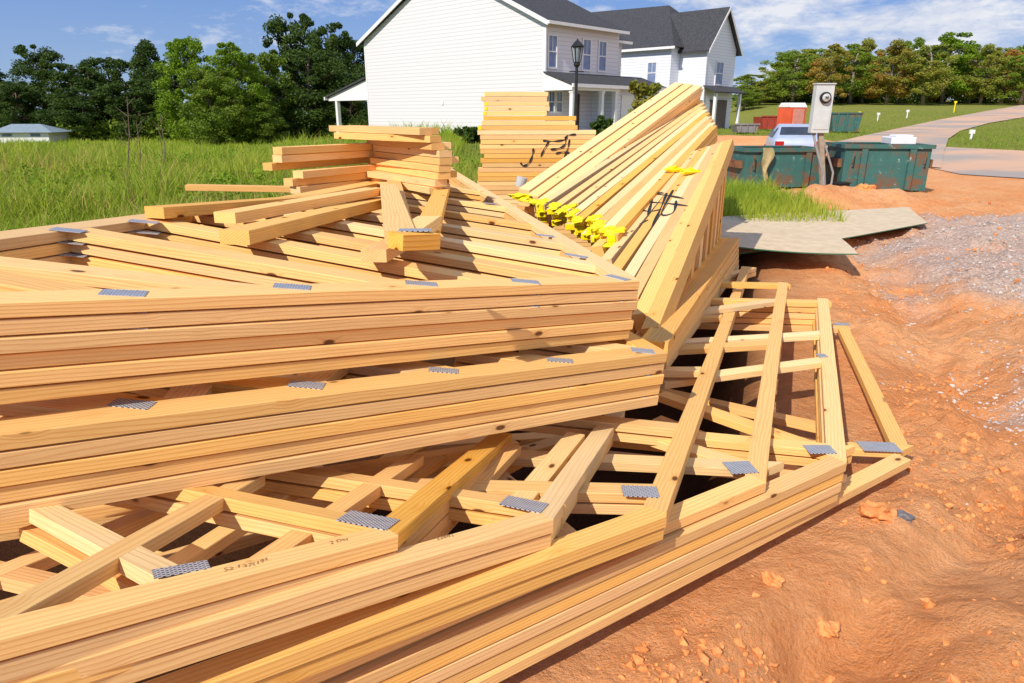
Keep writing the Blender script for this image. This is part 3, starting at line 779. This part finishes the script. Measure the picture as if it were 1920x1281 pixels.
def tree_proto(seed,kind):
    rd=random.Random(seed); mb=MB(); cents=[];rads=[]
    if kind=='slim': base=.22; lat=2.2; n=85; cr=.85
    elif kind=='round': base=.05; lat=3.0; n=150; cr=1.0
    else: base=.03; lat=2.6; n=110; cr=1.05
    h=10
    mb.tube([(0,0,-.3),(rd.uniform(-.3,.3),rd.uniform(-.3,.3),h*.35),(rd.uniform(-.4,.4),0,h*.7),(rd.uniform(-.4,.4),0,h*.93)],[.18,.14,.09,.03],7)
    lean=rd.uniform(-.6,.6)
    for i in range(n):
        f=rd.random(); z=h*(base+(1-base)*f)*.95
        if kind=='cone': rr=lat*(1-f)**.55*(.5+.55*rd.random())
        else: rr=lat*math.sqrt(max(.05,1-(2*f-.85)**2*.75))*(.25+.9*rd.random()**.8)
        a=rd.uniform(0,6.28); c=(rr*math.cos(a)+lean*f,rr*math.sin(a),z-.3+.5*math.sin(a*2+seed)); cents.append(c); rads.append(cr*(.4+.8*rd.random())*(1-.4*f))
        if i%4==0: mb.tube([(0,0,max(1.,z-1.4)),(c[0]*.5,c[1]*.5,z-.8),c],[.08,.05,.02],5)
    return mb.mesh('trunk',True),leafmesh('crown',cents,np.array(rads),170,.17)
PR={k:[tree_proto(s_,k) for s_ in ss_] for k,ss_ in {'round':(1,2,3),'cone':(4,5),'slim':(7,8,9,10)}.items()}
cache={}
def tree(kind,i,leaf,p,h,wf,label,group,bark='bark',nm='tree'):
    r=empty(nm,p,random.uniform(0,6),label,'tree',group,scale=(h/10*wf,h/10*wf,h/10))
    tm,lm=PR[kind][i%len(PR[kind])]
    for part_,me,mt in (('trunk',tm,bark),('crown',lm,leaf)):
        key=(kind,i%len(PR[kind]),part_,mt)
        if key not in cache:
            c=me.copy(); c.materials.clear(); c.materials.append(M[mt]); cache[key]=c
        link(part_,cache[key],None,r)
    return r
def tpx(kind,i,leaf,px,ptop,wpx,Y,label,group,bark='bark',nm='tree'):
    top=W(px,ptop,Y); base=terr0(top.x,Y)-.1; h=top.z-base; halfw={'round':3.7,'cone':3.0,'slim':2.7}[kind]
    wf=(wpx/1349*Y/2)/(halfw*h/10)
    tree(kind,i,leaf,(top.x,Y,base),h,wf,label,group,bark,nm)
GL='trees behind the meadow'
lt=[('cone',0,'ldark',-20,120,150,66,'at the picture edge, far left'),('round',1,'ldark',65,80,140,64,'tallest over the small bungalow'),('round',0,'ldark',130,112,160,62,'right of the bungalow, medium height'),('round',2,'ldark',195,100,150,66,'left of the tall narrow one'),('cone',0,'ldark',258,66,125,62,'tall and narrow, left of the bright trees'),
('round',1,'ldark',20,150,150,60,'low, just behind the bungalow'),('round',2,'lbright',345,60,135,54,'tallest of the bright ones'),('round',0,'lbright',425,70,145,52,'right neighbour of the tallest bright one'),('round',1,'lgreen',385,120,150,50,'low in front of the bright pair'),('round',2,'lgreen',485,90,140,56,'between bright trees and the highest dark ones'),
('round',1,'ldark',540,18,155,64,'highest of all'),('round',0,'ldark',612,30,135,62,'second highest, beside the gable house'),('round',2,'ldark',660,62,125,64,'against the gable house wall'),('round',2,'ldark',575,90,190,58,'under the two highest crowns'),('round',0,'ldark',150,160,170,58,'low, left of centre in the grove'),('round',1,'ldark',240,150,170,58,'low, under the tall narrow one'),('round',2,'lgreen',470,165,140,52,'lowest green one at the meadow edge'),('round',0,'ldark',655,135,120,58,'low, behind the patio roof'),('round',1,'ldark',310,110,160,60,'behind the tallest bright one')]
for a in lt:
    d_={'ldark':'dark green','lbright':'bright yellow-green','lgreen':'mid green'}[a[2]]
    tpx(*a[:7],f'{d_} tree behind the meadow, {a[7]}',GL)
GR='autumn trees on the rise'
rt=[(1398,160,60,'rgreen'),(1428,155,70,'ryellow'),(1474,118,80,'ryellow'),(1498,100,75,'rgreen'),(1540,90,90,'rgreen'),(1566,80,70,'rorange'),(1610,84,85,'rgreen'),(1634,74,70,'ryellow'),(1680,80,85,'rorange'),(1708,74,70,'rgreen'),(1752,80,80,'ryellow'),(1790,62,95,'lbright'),(1838,84,85,'rgreen'),(1860,88,75,'ryellow'),(1900,96,85,'rorange'),(1932,100,80,'rgreen'),(1975,105,80,'rgreen')]
cn_={'rgreen':'green','ryellow':'yellowing','rorange':'rust orange','lbright':'bright green'}
for i,(px,py,wp,lf_) in enumerate(rt):
    tpx('slim',i*3+i//4,lf_,px,py-4,wp*1.25,98+(i*7%5)*3,f'{cn_[lf_]} tall tree on the rise, {FO[i] if i<12 else od(i)} from the left in the front row',GR,'barkpale')
for i in range(16):
    tpx(['slim','round'][i%2],i*3,['rgreen','rorange','rgreen','ryellow'][i%4],1410+i*36+8*math.sin(i*3),96+12*math.sin(i*1.7)+(40 if i<2 else 0),110,116,f'{["green","rust orange","green","yellowing"][i%4]} tree in the back row on the rise, {FO[i] if i<12 else od(i)} from the left',GR+' back row','barkpale')
cs=[];rs=[]
for i in range(150):
    px=1385+i*3.8; Y=112; p=W(px,195,Y); cs.append((p.x,Y+random.uniform(-2,2),terr0(p.x,Y)+random.uniform(.3,2.4))); rs.append(random.uniform(.8,1.9))
o=link('undergrowth',leafmesh('undergrowth',cs,np.array(rs),90,.3),M['rgreen']); tag(o,'low undergrowth along the foot of the autumn wood','undergrowth',kind='stuff')
cs=[];rs=[]
for i in range(150):
    px=-60+i*5; Y=57; p=W(px,235,Y); 
    if px<125: Y=66; p=W(px,235,Y)
    cs.append((p.x,Y+random.uniform(-1,1),terr0(p.x,Y)+random.uniform(.2,1.4))); rs.append(random.uniform(.5,1.1))
o=link('undergrowth',leafmesh('undergrowth',cs,np.array(rs),60,.25),M['lgreen']); tag(o,'scrubby undergrowth between meadow and dark trees','undergrowth',kind='stuff')
def bush(px,py,Y,wm,hm,leaf,label,nm='shrub'):
    p=W(px,py,Y); z=terr0(p.x,p.y); r=empty(nm,(p.x,p.y,z),0,label,'shrub')
    mb=MB(); cs=[];rs=[]
    for i in range(26):
        f=random.random(); c=Vector((random.gauss(0,.22)*wm,random.gauss(0,.22)*wm,(.25+.7*f)*hm)); cs.append(tuple(c)); rs.append(.22*wm*(1.1-.5*f)); mb.tube([(0,0,-.05),c*.5,c],[.02,.012,.005],5)
    part('stem',mb,'bark',r); link('foliage',leafmesh('foliage',cs,np.array(rs),90,.09*max(1,Y/18)),M[leaf],r)
bush(885,262,30,1.1,.6,'ldark','small dark shrub on the lawn by the gable wall'); bush(1130,240,33,1.0,1.0,'ldark','dark shrub by the porch columns'); bush(1212,190,28,1.3,2.5,'lyellow','young leafy tree in front of the garage','sapling')
# ---------------- houses
ANG=math.atan2(.724,.69)
def window(par,x0,x1,z0,z1,y,mid=True,glass='glass',axis_='y'):
    mb=MB(); w_=.09
    def bx(m_,a0,a1,b0,b1,d0,d1):
        if axis_=='y': m_.bb((a0,y+d0,b0),(a1,y+d1,b1))
        else: m_.bb((y+d0,a0,b0),(y+d1,a1,b1))
    bx(mb,x0-w_,x0,z0-w_,z1+w_,-.06,.02); bx(mb,x1,x1+w_,z0-w_,z1+w_,-.06,.02); bx(mb,x0,x1,z0-w_,z0,-.058,.02); bx(mb,x0,x1,z1,z1+w_,-.058,.02)
    if mid: bx(mb,x0,x1,(z0+z1)/2-.03,(z0+z1)/2+.03,-.045,.02); bx(mb,(x0+x1)/2-.015,(x0+x1)/2+.015,(z0+z1)/2+.03,z1,-.04,.02)
    f=part('window',mb,'trim',par); mb=MB(); bx(mb,x0,x1,z0,z1,-.02,.012); part('pane',mb,glass,f)
KZ=.30
hs=empty('white_house',(1.65,37,KZ),ANG,'large pale sided two storey house with plain gable wall beside the meadow','house')
EV=5.5; RD=9.0; DY=15.4; LX=6.3
mb=MB(); mb.prism([(0,0,-1.8),(0,0,EV),(0,DY/2,RD-.15),(0,DY,EV),(0,DY,-1.8)],(LX,0,0)); part('wall',mb,'siding',hs)
mb=MB(); mb.bb((LX,1.0,-.6),(8.0,9,EV-.35)); part('wall',mb,'siding',hs)
sl=(RD-EV)/(DY/2)
def roofslab(mb,x0,x1,ya,za,yb,zb,th=.12): mb.prism([(x0,ya,za),(x0,yb,zb),(x0,yb,zb+th),(x0,ya,za+th)],(x1-x0,0,0))
mb=MB(); roofslab(mb,-.25,LX+.2,-.4,EV-.4*sl,DY/2,RD,.14); roofslab(mb,-.25,LX+.2,DY+.4,EV-.4*sl,DY/2,RD,.14); roofslab(mb,LX+.2,8.3,.6,EV-.5,DY/2,RD-.6,.12); roofslab(mb,LX+.2,8.3,DY-1,EV-.6,DY/2,RD-.6,.12); part('roof',mb,'shingle',hs)
mb=MB(); roofslab(mb,-.32,-.27,-.42,EV-.4*sl-.12,DY/2,RD-.12,.22); roofslab(mb,-.32,-.27,DY+.42,EV-.4*sl-.12,DY/2,RD-.12,.22); mb.bb((-.3,-.52,EV-.4*sl-.05),(LX+.25,-.42,EV-.4*sl+.1)); mb.bb((LX+.3,.48,EV-.56),(8.35,.58,EV-.42)); part('fascia',mb,'trim',hs)
mb=MB(); roofslab(mb,-.26,-.002,-.38,EV-.4*sl-.04,DY/2,RD-.05,.03); mb.bb((-.02,-.02,-.5),(.09,-.05,EV-.2)); mb.bb((-.06,-.1,-.3),(.03,-.01,EV-.3)); mb.bb((-.03,.0,-.5),(-.003,.12,EV-.1)); mb.bb((-.03,DY-.12,-.5),(-.003,DY,EV-.1)); part('corner_trim',mb,'trim',hs)
for s_ in (.55,3.35,4.75): window(hs,s_-.3,s_+.3,3.35,4.8,0,glass='blind')
window(hs,.35,.75,1.2,2.15,0); window(hs,.95,1.35,1.2,2.15,0)
mb=MB(); mb.bb((2.05,-.05,0),(2.85,-.01,2.1)); part('door',mb,'door',hs)
mb=MB(); roofslab(mb,-.1,8.7,-1.9,2.42,.0,3.05,.08); part('porch_roof',mb,'shingle',hs)
mb=MB(); mb.bb((-.15,-2.0,2.33),(8.75,-1.9,2.5)); mb.prism([(-.1,-1.88,2.2),(-.1,-.01,2.2),(-.1,-.01,3.0),(-.1,-1.88,2.38)],(.05,0,0)); mb.bb((-.05,-1.86,2.2),(4.0,-1.7,2.36)); part('porch_beam',mb,'trim',hs)
for s_ in (.1,2.5,3.7):
    mb=MB(); mb.bb((s_-.1,-1.85,0),(s_+.1,-1.65,2.2)); mb.bb((s_-.14,-1.89,0),(s_+.14,-1.61,.2)); mb.bb((s_-.13,-1.88,2.08),(s_+.13,-1.62,2.18)); part('porch_column',mb,'trim',hs)
mb=MB(); mb.bb((4.0,-1.5,-.5),(8.4,0,2.5)); part('garage_wall',mb,'siding2',hs)
mb=MB(); mb.bb((4.6,-1.56,0),(7.8,-1.505,2.05))
for q in range(1,4): mb.bb((4.6,-1.575,q*.51-.015),(7.8,-1.562,q*.51+.015))
part('garage_door',mb,'trim',hs)
mb=MB(); mb.bb((0,-1.9,-.5),(4.0,-.01,.02)); part('porch_floor',mb,simple('concrete',(.5,.48,.45),None,.9),hs)
mb=MB(); roofslab(mb,-.2,5,20.2,2.15,DY,3.25,.1); part('patio_roof',mb,'shingle',hs)
mb=MB(); mb.prism([(-.02,19.9,2.1),(-.02,DY,2.1),(-.02,DY,3.2),(-.02,19.9,2.22)],(.05,0,0)); mb.bb((-.25,20.15,2.0),(5,20.27,2.22)); mb.bb((-.04,DY,1.95),(.1,20,2.12)); part('patio_beam',mb,'trim',hs)
mb=MB(); mb.bb((-.02,19.0,-1.5),(.22,19.25,2.0)); mb.bb((-.08,18.95,-1.5),(.28,19.3,.3)); part('patio_post',mb,'trim',hs)
mb=MB(); mb.bb((-.05,7.8,1.6),(-.004,8.0,1.8)); part('wall_vent',mb,'trim',hs)
mb=MB(); mb.bb((-.04,0.0,-1.8),(-.004,DY,-.0)); part('foundation',mb,simple('foundation_block',(.35,.33,.31),None,.9),hs)
h2=empty('white_house',(14.0,53,.1),ANG,'farther white house with hip roof and a street side gable','house')
E2=5.9
mb=MB(); mb.prism([(0,0,-.6),(4.4,0,-.6),(4.4,0,E2),(2.2,0,E2+2.6),(0,0,E2)],(0,3.5,0)); part('wing_wall',mb,'siding2',h2)
mb=MB(); mb.bb((-1.2,2.2,-.6),(8,18,E2+.05)); part('wall',mb,'siding2',h2)
mb=MB()
for s_,x_ in ((1,0),(-1,4.4)):
    sl2=2.6/2.2; mb.prism([(x_-.35*s_,-.35,E2-.35*sl2),(2.2,-.35,E2+2.6),(2.2,-.35,E2+2.74),(x_-.35*s_,-.35,E2-.35*sl2+.14)],(0,7,0))
part('wing_roof',mb,'shingle',h2)
mb=MB(); a,b_,c_,d_=(-1.6,1.8,E2),(8.4,1.8,E2),(8.4,18.4,E2),(-1.6,18.4,E2); r1,r2=(3.4,5.5,E2+3.5),(3.4,13.5,E2+3.7)
mb.add([a,b_,c_,d_,r1,r2],[(0,1,4),(1,2,5,4),(2,3,5),(3,0,4,5),(0,3,2,1)]); part('hip_roof',mb,'shingle',h2)
mb=MB(); mb.bb((-1.65,1.7,E2-.15),(-1.6,18.4,E2+.02)); 
for s_,x_ in ((1,0),(-1,4.4)):
    mb.prism([(x_-.38*s_,-.40,E2-.35*sl2-.1),(2.2,-.40,E2+2.5),(2.2,-.40,E2+2.72),(x_-.38*s_,-.40,E2-.35*sl2+.12)],(0,.04,0))
mb.bb((-.03,-.03,-.4),(.1,-.005,E2-.4)); part('fascia',mb,'trim',h2)
window(h2,1.5,2.5,3.4,4.9,0,glass='blind'); window(h2,3.4,4.1,3.5,4.9,-1.2,glass='blind',axis_='x'); window(h2,6.6,7.3,3.5,4.9,-1.2,glass='blind',axis_='x')
mb=MB(); mb.bb((1.0,-.06,.2),(3.6,-.01,2.3)); part('garage_door',mb,simple('garage_brown',(.14,.11,.10),None,.6),h2)
mb=MB(); roofslab(mb,-.2,4.7,-1.0,2.75,0,3.2,.08); part('porch_roof',mb,'shingle',h2)
mb=MB(); mb.bb((.5,-.05,-.4),(4.3,-.012,.0)); mb.bb((.2,-.9,-.3),(.4,-.7,2.75)); mb.bb((4.0,-.9,-.3),(4.2,-.7,2.75)); part('porch_post',mb,'trim',h2)
# far bungalow
p=W(52,256,52); h3=empty('bungalow',(p.x-.2,52,p.z),R(8),'low white bungalow with pale grey-blue roof at the far left','house')
mb=MB(); mb.bb((-1.9,0,-.6),(1.6,3,.30)); part('wall',mb,'trim',h3)
mb=MB(); mb.add([(-2.3,-.3,.28),(2.0,-.3,.28),(2.0,3.3,.28),(-2.3,3.3,.28),(-1.5,1.5,.85),(.5,1.5,.85)],[(0,1,5,4),(1,2,5),(2,3,4,5),(3,0,4),(0,3,2,1)]); part('roof',mb,simple('grey_blue_roof',(.20,.27,.32),(.27,.33,.38),.8),h3)
for x_ in (.4,-1.5):
    mb=MB(); mb.bb((x_,-.03,.0),(x_+.65,-.005,.2)); part('window',mb,'glass',h3)
# lamp
lp=W(1079,215,20); lm=empty('street_lamp',(lp.x,20,terr0(lp.x,20)),0,'black street lamp with glass lantern in front of the gabled house','street lamp')
z0=terr0(lp.x,20); zt=W(1079,72,20).z-z0
mb=MB(); mb.tube([(0,0,0),(0,0,.5),(0,0,.55),(0,0,zt-.62)],[.09,.08,.05,.04],10); mb.tube([(0,0,zt-.72),(0,0,zt-.66),(0,0,zt-.6)],[.05,.1,.06],10); mb.bb((-.2,-.015,zt-.85),(.2,.015,zt-.82)); part('post',mb,'black',lm)
mb=MB()
for q in range(6):
    a=q*math.pi/3; mb.tube([(.09*math.cos(a),.09*math.sin(a),zt-.6),(.16*math.cos(a),.16*math.sin(a),zt-.22)],.012,5)
mb.tube([(0,0,zt-.22),(0,0,zt-.2),(0,0,zt-.1),(0,0,zt-.04),(0,0,zt)],[.19,.2,.1,.03,.01],6); mb.tube([(0,0,zt-.62),(0,0,zt-.59)],[.1,.1],6); part('lantern_frame',mb,'black',lm)
mb=MB(); mb.tube([(0,0,zt-.59),(0,0,zt-.23)],[.075,.145],6); part('lantern_glass',mb,simple('lamp_glass',(.25,.3,.35),None,.15,bmp=0),lm)
# ---------------- dumpsters
m,t,b=nt('rusty_green_paint'); tc=t.nodes.new('ShaderNodeTexCoord'); P=tc.outputs['Object']
n1=noise_(t,P,2.6,7,.75); n2=noise_(t,P,9,6,.7)
c=mixc(t,n2,(.02,.085,.08),(.05,.18,.16)); c=mixc(t,ramp(t,n1,[(.50,0.),(.60,1.)]),c,(.17,.08,.04)); c=mixc(t,ramp(t,n2,[(.62,0.),(.70,1.)]),c,(.50,.56,.50))
L(t,c,b.inputs['Base Color']); b.inputs['Roughness'].default_value=.6; M['dump']=m
rust=simple('rusty_steel',(.14,.06,.03),(.25,.12,.06),.85,8)
def dumpster(pxl,pxr,pyb,pyt,yaw,label,depth=1.0):
    a=G(pxl,pyb); b_=G(pxr,pyb+1); wd_=(b_-a).length; Y=a.y; h=W(pxl,pyt,Y).z-a.z
    r=empty('dumpster',(a.x,a.y,terr0(a.x,a.y)-.03),yaw,label,'dumpster','green dumpsters by the road')
    mb=MB(); th=.03
    mb.prism([(0,0,.08),(wd_,0,.08),(wd_,-.0,h),(0,-.0,h)],(0,th,0)); mb.prism([(0,depth,.08),(wd_,depth,.08),(wd_,depth,h),(0,depth,h)],(0,th,0))
    mb.bb((0,th,.08),(th,depth,h)); mb.bb((wd_-th,th,.08),(wd_,depth,h)); mb.bb((th,th,.09),(wd_-th,depth,.14)); part('body',mb,'dump',r)
    mb=MB(); mb.bb((-.04,-.05,h-.05),(wd_+.04,.035,h+.02)); mb.bb((-.04,depth,h-.05),(wd_+.04,depth+.08,h+.02)); mb.bb((-.045,.04,h-.048),(.035,depth,h+.018)); mb.bb((wd_-.035,.04,h-.048),(wd_+.045,depth,h+.018)); part('rim',mb,'dump',r)
    for f in (.22,.78):
        mb=MB(); mb.bb((wd_*f-.05,-.055,.1),(wd_*f+.05,-.004,h-.06)); part('rib',mb,'dump',r)
    for x_ in (-.09,wd_+.005):
        mb=MB(); mb.bb((x_,.1,h*.55),(x_+.085,depth-.1,h*.72)); part('fork_pocket',mb,rust,r)
    for x_,y_ in ((.1,.1),(wd_-.1,.1),(.1,depth-.1),(wd_-.1,depth-.1)):
        mb=MB(); mb.tube([(x_-.03,y_,.05),(x_+.03,y_,.05)],.06,10); part('caster',mb,'black',r)
    for x_ in (.12,wd_-.12):
        mb=MB(); mb.tube([(x_,-.06,h-.12),(x_,-.1,h-.1),(x_,-.1,h-.3),(x_,-.06,h-.32)],.012,6); part('handle',mb,rust,r)
    return r,wd_,h
d1,w1,hh1=dumpster(1392,1548,357,276,R(4),'scuffed green dumpster behind the weeds, left of the meter post')
d2,w2,hh2=dumpster(1574,1724,361,270,R(-9),'rust streaked green dumpster right of the meter post, white slab on top',1.15)
p=d2.matrix_basis@Vector((w2*.72,.5,hh2+.035)); mb=MB(); mb.box((0,0,.04),(.42,.6,.13)); mb.box((.05,.05,.12),(.3,.4,.04)); fb=part('foam_slab',mb,'trim',None,bev=.015); fb.matrix_basis=Matrix.Translation(p)@Matrix.Rotation(-.2,4,'Z'); tag(fb,'white foam slab lying on the right dumpster','foam slab')
vs=[]
for i in range(9):
    for j in range(9):
        u,v=i/8,j/8; wv=.18*(1-.35*v+.3*math.sin(v*5)); vs.append((wv*(u-.5)+.03*math.sin(v*7),-.03-.03*math.sin(u*9+v*3)*v-.04*v,-.62*v*(.8+.3*math.sin(u*3))))
fs=[(i*9+j,i*9+j+1,i*9+j+10,i*9+j+9) for i in range(8) for j in range(8)]
mb=MB(); mb.add(vs,fs); tp=part('cloth',mb,simple('beige_cloth',(.46,.38,.20),(.3,.26,.12),.9),None,True); tp.matrix_basis=Matrix.Translation(d1.matrix_basis@Vector((.36,-.07,hh1+.03))); tag(tp,'beige cloth hanging over the left dumpster rim','cloth')
# ---------------- meter post
a=G(1545,368); mp_=empty('meter_post',(a.x,a.y,a.z-.1),0,'grey electric meter cabinet on a leaning service post between the dumpsters','meter post')
def lp_(px,py): return W(px,py,a.y)-mp_.matrix_basis.translation
mb=MB(); b0=lp_(1546,368); b1_=lp_(1539,240); mb.prism([b0+Vector((-.04,-.02,-.1)),b0+Vector((.04,-.02,-.1)),b1_+Vector((.04,-.02,0)),b1_+Vector((-.04,-.02,0))],(0,.08,0)); part('post',mb,simple('weathered_post',(.28,.22,.16),(.4,.33,.25),.9),mp_)
c0=lp_(1540,204); hh=(lp_(1540,158)-lp_(1540,250)).z
mb=MB(); mb.box(c0,(.30,.14,hh)); mb.box(c0+Vector((0,0,hh/2)),(.325,.18,.02)); mb.box(c0+Vector((0,-.075,-hh*.22)),(.25,.01,hh*.42)); part('cabinet',mb,simple('grey_cabinet',(.60,.63,.62),(.52,.55,.55),.5),mp_,bev=.004)
m0=c0+Vector((.005,-.07,hh*.22)); mb=MB(); mb.tube([m0,m0+Vector((0,-.04,0))],[.092,.092],20); part('meter_ring',mb,'black',mp_)
mb=MB(); mb.tube([m0+Vector((0,-.04,0)),m0+Vector((0,-.07,0)),m0+Vector((0,-.085,0))],[.066,.064,.05],20); ds=part('meter_dial',mb,simple('meter_face',(.6,.62,.6),(.4,.4,.4),.2,30),mp_,True)
mb=MB()
for q in (-.02,.012): mb.box(m0+Vector((q,-.088,0)),(.014,.004,.05))
mb.box(m0+Vector((0,-.088,-.0)),(.05,.0036,.012)); part('display',mb,'black',ds)
mb=MB(); mb.tube([c0+Vector((-.08,0,-hh/2)),b1_+Vector((-.07,-.03,-.25)),b0+Vector((-.08,-.03,.35)),b0+Vector((-.03,-.06,-.05))],.022,8); mb.tube([c0+Vector((.06,0,-hh/2)),b0+Vector((.08,-.02,.4)),b0+Vector((.07,-.03,-.05))],.018,8); part('conduit',mb,simple('grey_conduit',(.33,.33,.33),None,.6),mp_)
q=G(1574,362); mb=MB(); mb.box((0,0,.09),(.24,.2,.18)); mb.box((0,0,.19),(.27,.23,.03)); jb=part('junction_box',mb,'black',None,bev=.008); jb.matrix_basis=Matrix.Translation(q); tag(jb,'low black utility box at the foot of the meter post','utility box')
# ---------------- car
CY=27.; cx_=W(1484,280,CY).x; q=Vector((cx_,CY,terr0(cx_,CY))); car=empty('parked_car',q,R(-16),'silver blue sedan parked behind the left dumpster','car')
stn=[(-2.3,.80,.72,.80,.66),(-2.22,.86,.88,.98,.70),(-1.65,.88,.92,1.04,.68),(-.95,.89,.94,1.36,.57),(0.,.89,.94,1.44,.58),(.5,.89,.93,1.40,.56),(1.25,.88,.90,1.0,.66),(2.1,.85,.72,.80,.62),(2.3,.76,.55,.6,.55)]
vs=[];K=8
for (y_,hw,zs,zt_,wt) in stn:
    vs+=[(-hw*.9,y_,.22),(-hw,y_,.45),(-hw*.97,y_,zs),(-wt,y_,zt_),(wt,y_,zt_),(hw*.97,y_,zs),(hw,y_,.45),(hw*.9,y_,.22)]
fs=[(i*K+j,i*K+(j+1)%K,(i+1)*K+(j+1)%K,(i+1)*K+j) for i in range(len(stn)-1) for j in range(K)]+[tuple(range(K)),tuple((len(stn)-1)*K+j for j in range(K))]
mb=MB(); mb.add(vs,fs); m_=simple('silver_blue_paint',(.50,.57,.74),(.46,.53,.68),.3,3,metal=.2,bmp=0); part('body',mb,m_,car,True,bev=.03)
def V(i,j): return Vector(vs[i*K+j])
dg=simple('car_glass',(.015,.02,.04),(.03,.05,.08),.25,2,bmp=0,spec=.4)
mb=MB(); n_=Vector((0,-.6,.8))*.02; mb.add([V(2,3).lerp(V(3,3),.12)+n_+Vector((.05,0,0)),V(2,4).lerp(V(3,4),.12)+n_-Vector((.05,0,0)),V(3,4).lerp(V(2,4),.1)+n_-Vector((.04,0,0)),V(3,3).lerp(V(2,3),.1)+n_+Vector((.04,0,0))],[(0,1,2,3)]); part('rear_window',mb,dg,car)
for s_,j1,j2 in ((-1,2,3),(1,5,4)):
    mb=MB(); o_=Vector((s_*.02,0,.005)); mb.add([V(3,j1).lerp(V(3,j2),.1)+o_-Vector((0,.3,0)),V(5,j1).lerp(V(5,j2),.1)+o_+Vector((0,.5,0)),V(5,j1).lerp(V(5,j2),.85)+o_,V(3,j1).lerp(V(3,j2),.85)+o_],[(0,1,2,3)]); part('side_window',mb,dg,car)
    mb=MB(); mb.box((s_*.64,-2.27,.80),(.30,.08,.16)); part('tail_light',mb,simple('red_lens',(.45,.02,.02),None,.2,bmp=0),car,bev=.01)
    for y_ in (-1.4,1.4):
        mb=MB(); mb.tube([(s_*.70,y_,.32),(s_*.90,y_,.32)],.32,18); w_=part('wheel',mb,'black',car,bev=.0); mb=MB(); mb.tube([(s_*.895,y_,.32),(s_*.91,y_,.32)],.2,14); part('rim',mb,simple('rim_metal',(.4,.4,.42),None,.3,metal=.8,bmp=0),w_)
mb=MB(); mb.bb((-.25,-2.34,.55),(.25,-2.32,.68)); part('number_plate',mb,'trim',car)
mb=MB(); mb.bb((-.82,-2.38,.25),(.82,-2.25,.45)); part('bumper',mb,m_,car,bev=.03)
# portable toilet, bins
pz=W(1481,193,40).z-2.1; pt=empty('portable_toilet',(W(1481,243,40).x,40,pz),R(20),'red portable toilet with white roof by the road','portable toilet')
mb=MB(); mb.bb((-.52,-.52,.1),(.52,.52,1.85)); part('cabin',mb,simple('red_plastic',(.72,.12,.05),(.62,.10,.04),.5,3),pt)
mb=MB(); mb.prism([(-.56,-.56,1.85),(-.56,.56,1.85),(-.56,.34,2.1),(-.56,-.34,2.1)],(1.12,0,0)); part('roof',mb,'trim',pt,bev=.03)
mb=MB(); mb.bb((-.36,-.56,.18),(.36,-.525,1.78)); dr=part('door',mb,simple('pale_red_plastic',(.72,.30,.24),None,.5),pt); mb=MB(); mb.bb((.25,-.59,.85),(.31,-.562,1.0)); part('handle',mb,'black',dr)
mb=MB(); mb.bb((-.6,-.6,-.8),(.6,.6,.1)); part('base',mb,'black',pt)
def skip(px,py,w_,d_,h_,mat,label,yaw):
    q=G(px,py); r=empty('skip_bin',q,yaw,label,'skip')
    mb=MB(); mb.prism([(-w_/2+.15,0,.1),(w_/2-.15,0,.1),(w_/2,0,h_),(-w_/2,0,h_)],(0,.05,0)); mb.prism([(-w_/2+.15,d_,.1),(w_/2-.15,d_,.1),(w_/2,d_,h_),(-w_/2,d_,h_)],(0,.05,0))
    mb.prism([(-w_/2+.15,.05,.1),(-w_/2,.05,h_),(-w_/2+.05,.05,h_),(-w_/2+.2,.05,.1)],(0,d_-.05,0)); mb.prism([(w_/2-.15,.05,.1),(w_/2,.05,h_),(w_/2-.05,.05,h_),(w_/2-.2,.05,.1)],(0,d_-.05,0)); mb.bb((-w_/2+.2,.05,.12),(w_/2-.2,d_,.18)); part('body',mb,mat,r)
    mb=MB(); mb.bb((-w_/2-.04,-.06,h_),(w_/2+.04,.08,h_+.08)); part('rim',mb,mat,r)
    for f in (-.3,0,.3):
        mb=MB(); mb.bb((w_*f-.04,-.06,.12),(w_*f+.04,-.003,h_-.02)); part('rib',mb,mat,r)
skip(1448,245,1.6,1.5,.9,simple('red_steel',(.42,.06,.04),(.3,.05,.03),.6,3),'low red skip left of the portable toilet',R(5))
skip(1584,250,1.7,1.3,1.1,M['dump'],'green skip beyond the meter post at the road edge',R(-10))
skip(1400,252,1.3,1.0,.5,simple('grey_steel',(.2,.19,.2),(.28,.26,.26),.7,3),'low grey bin in front of the farther white house',0)
for i,(px,py,h_,c_) in enumerate(((1610,225,.6,'yellow'),(1788,212,1.0,'yellow'),(1700,222,.6,'trim'),(1820,262,.35,'trim'),(1645,228,.6,'trim'))):
    q=G(px,py); mb=MB(); mb.tube([(0,0,-.1),(0,0,h_)],.05,6); mb.box((0,0,h_),(.25,.05,.18)); o=part('marker_stake',mb,c_,None); o.matrix_basis=Matrix.Translation(q)
    tag(o,[ 'yellow marker stake at the upper road edge behind the bins','tall yellow marker stake by the bend of the road','white marker stake in the middle of the grassy rise','short white marker stake on the grass island','white marker stake just left of the road on the rise'][i],'stake')
print('faces',sum(len(o.data.polygons) for o in S.objects if o.type=='MESH'))
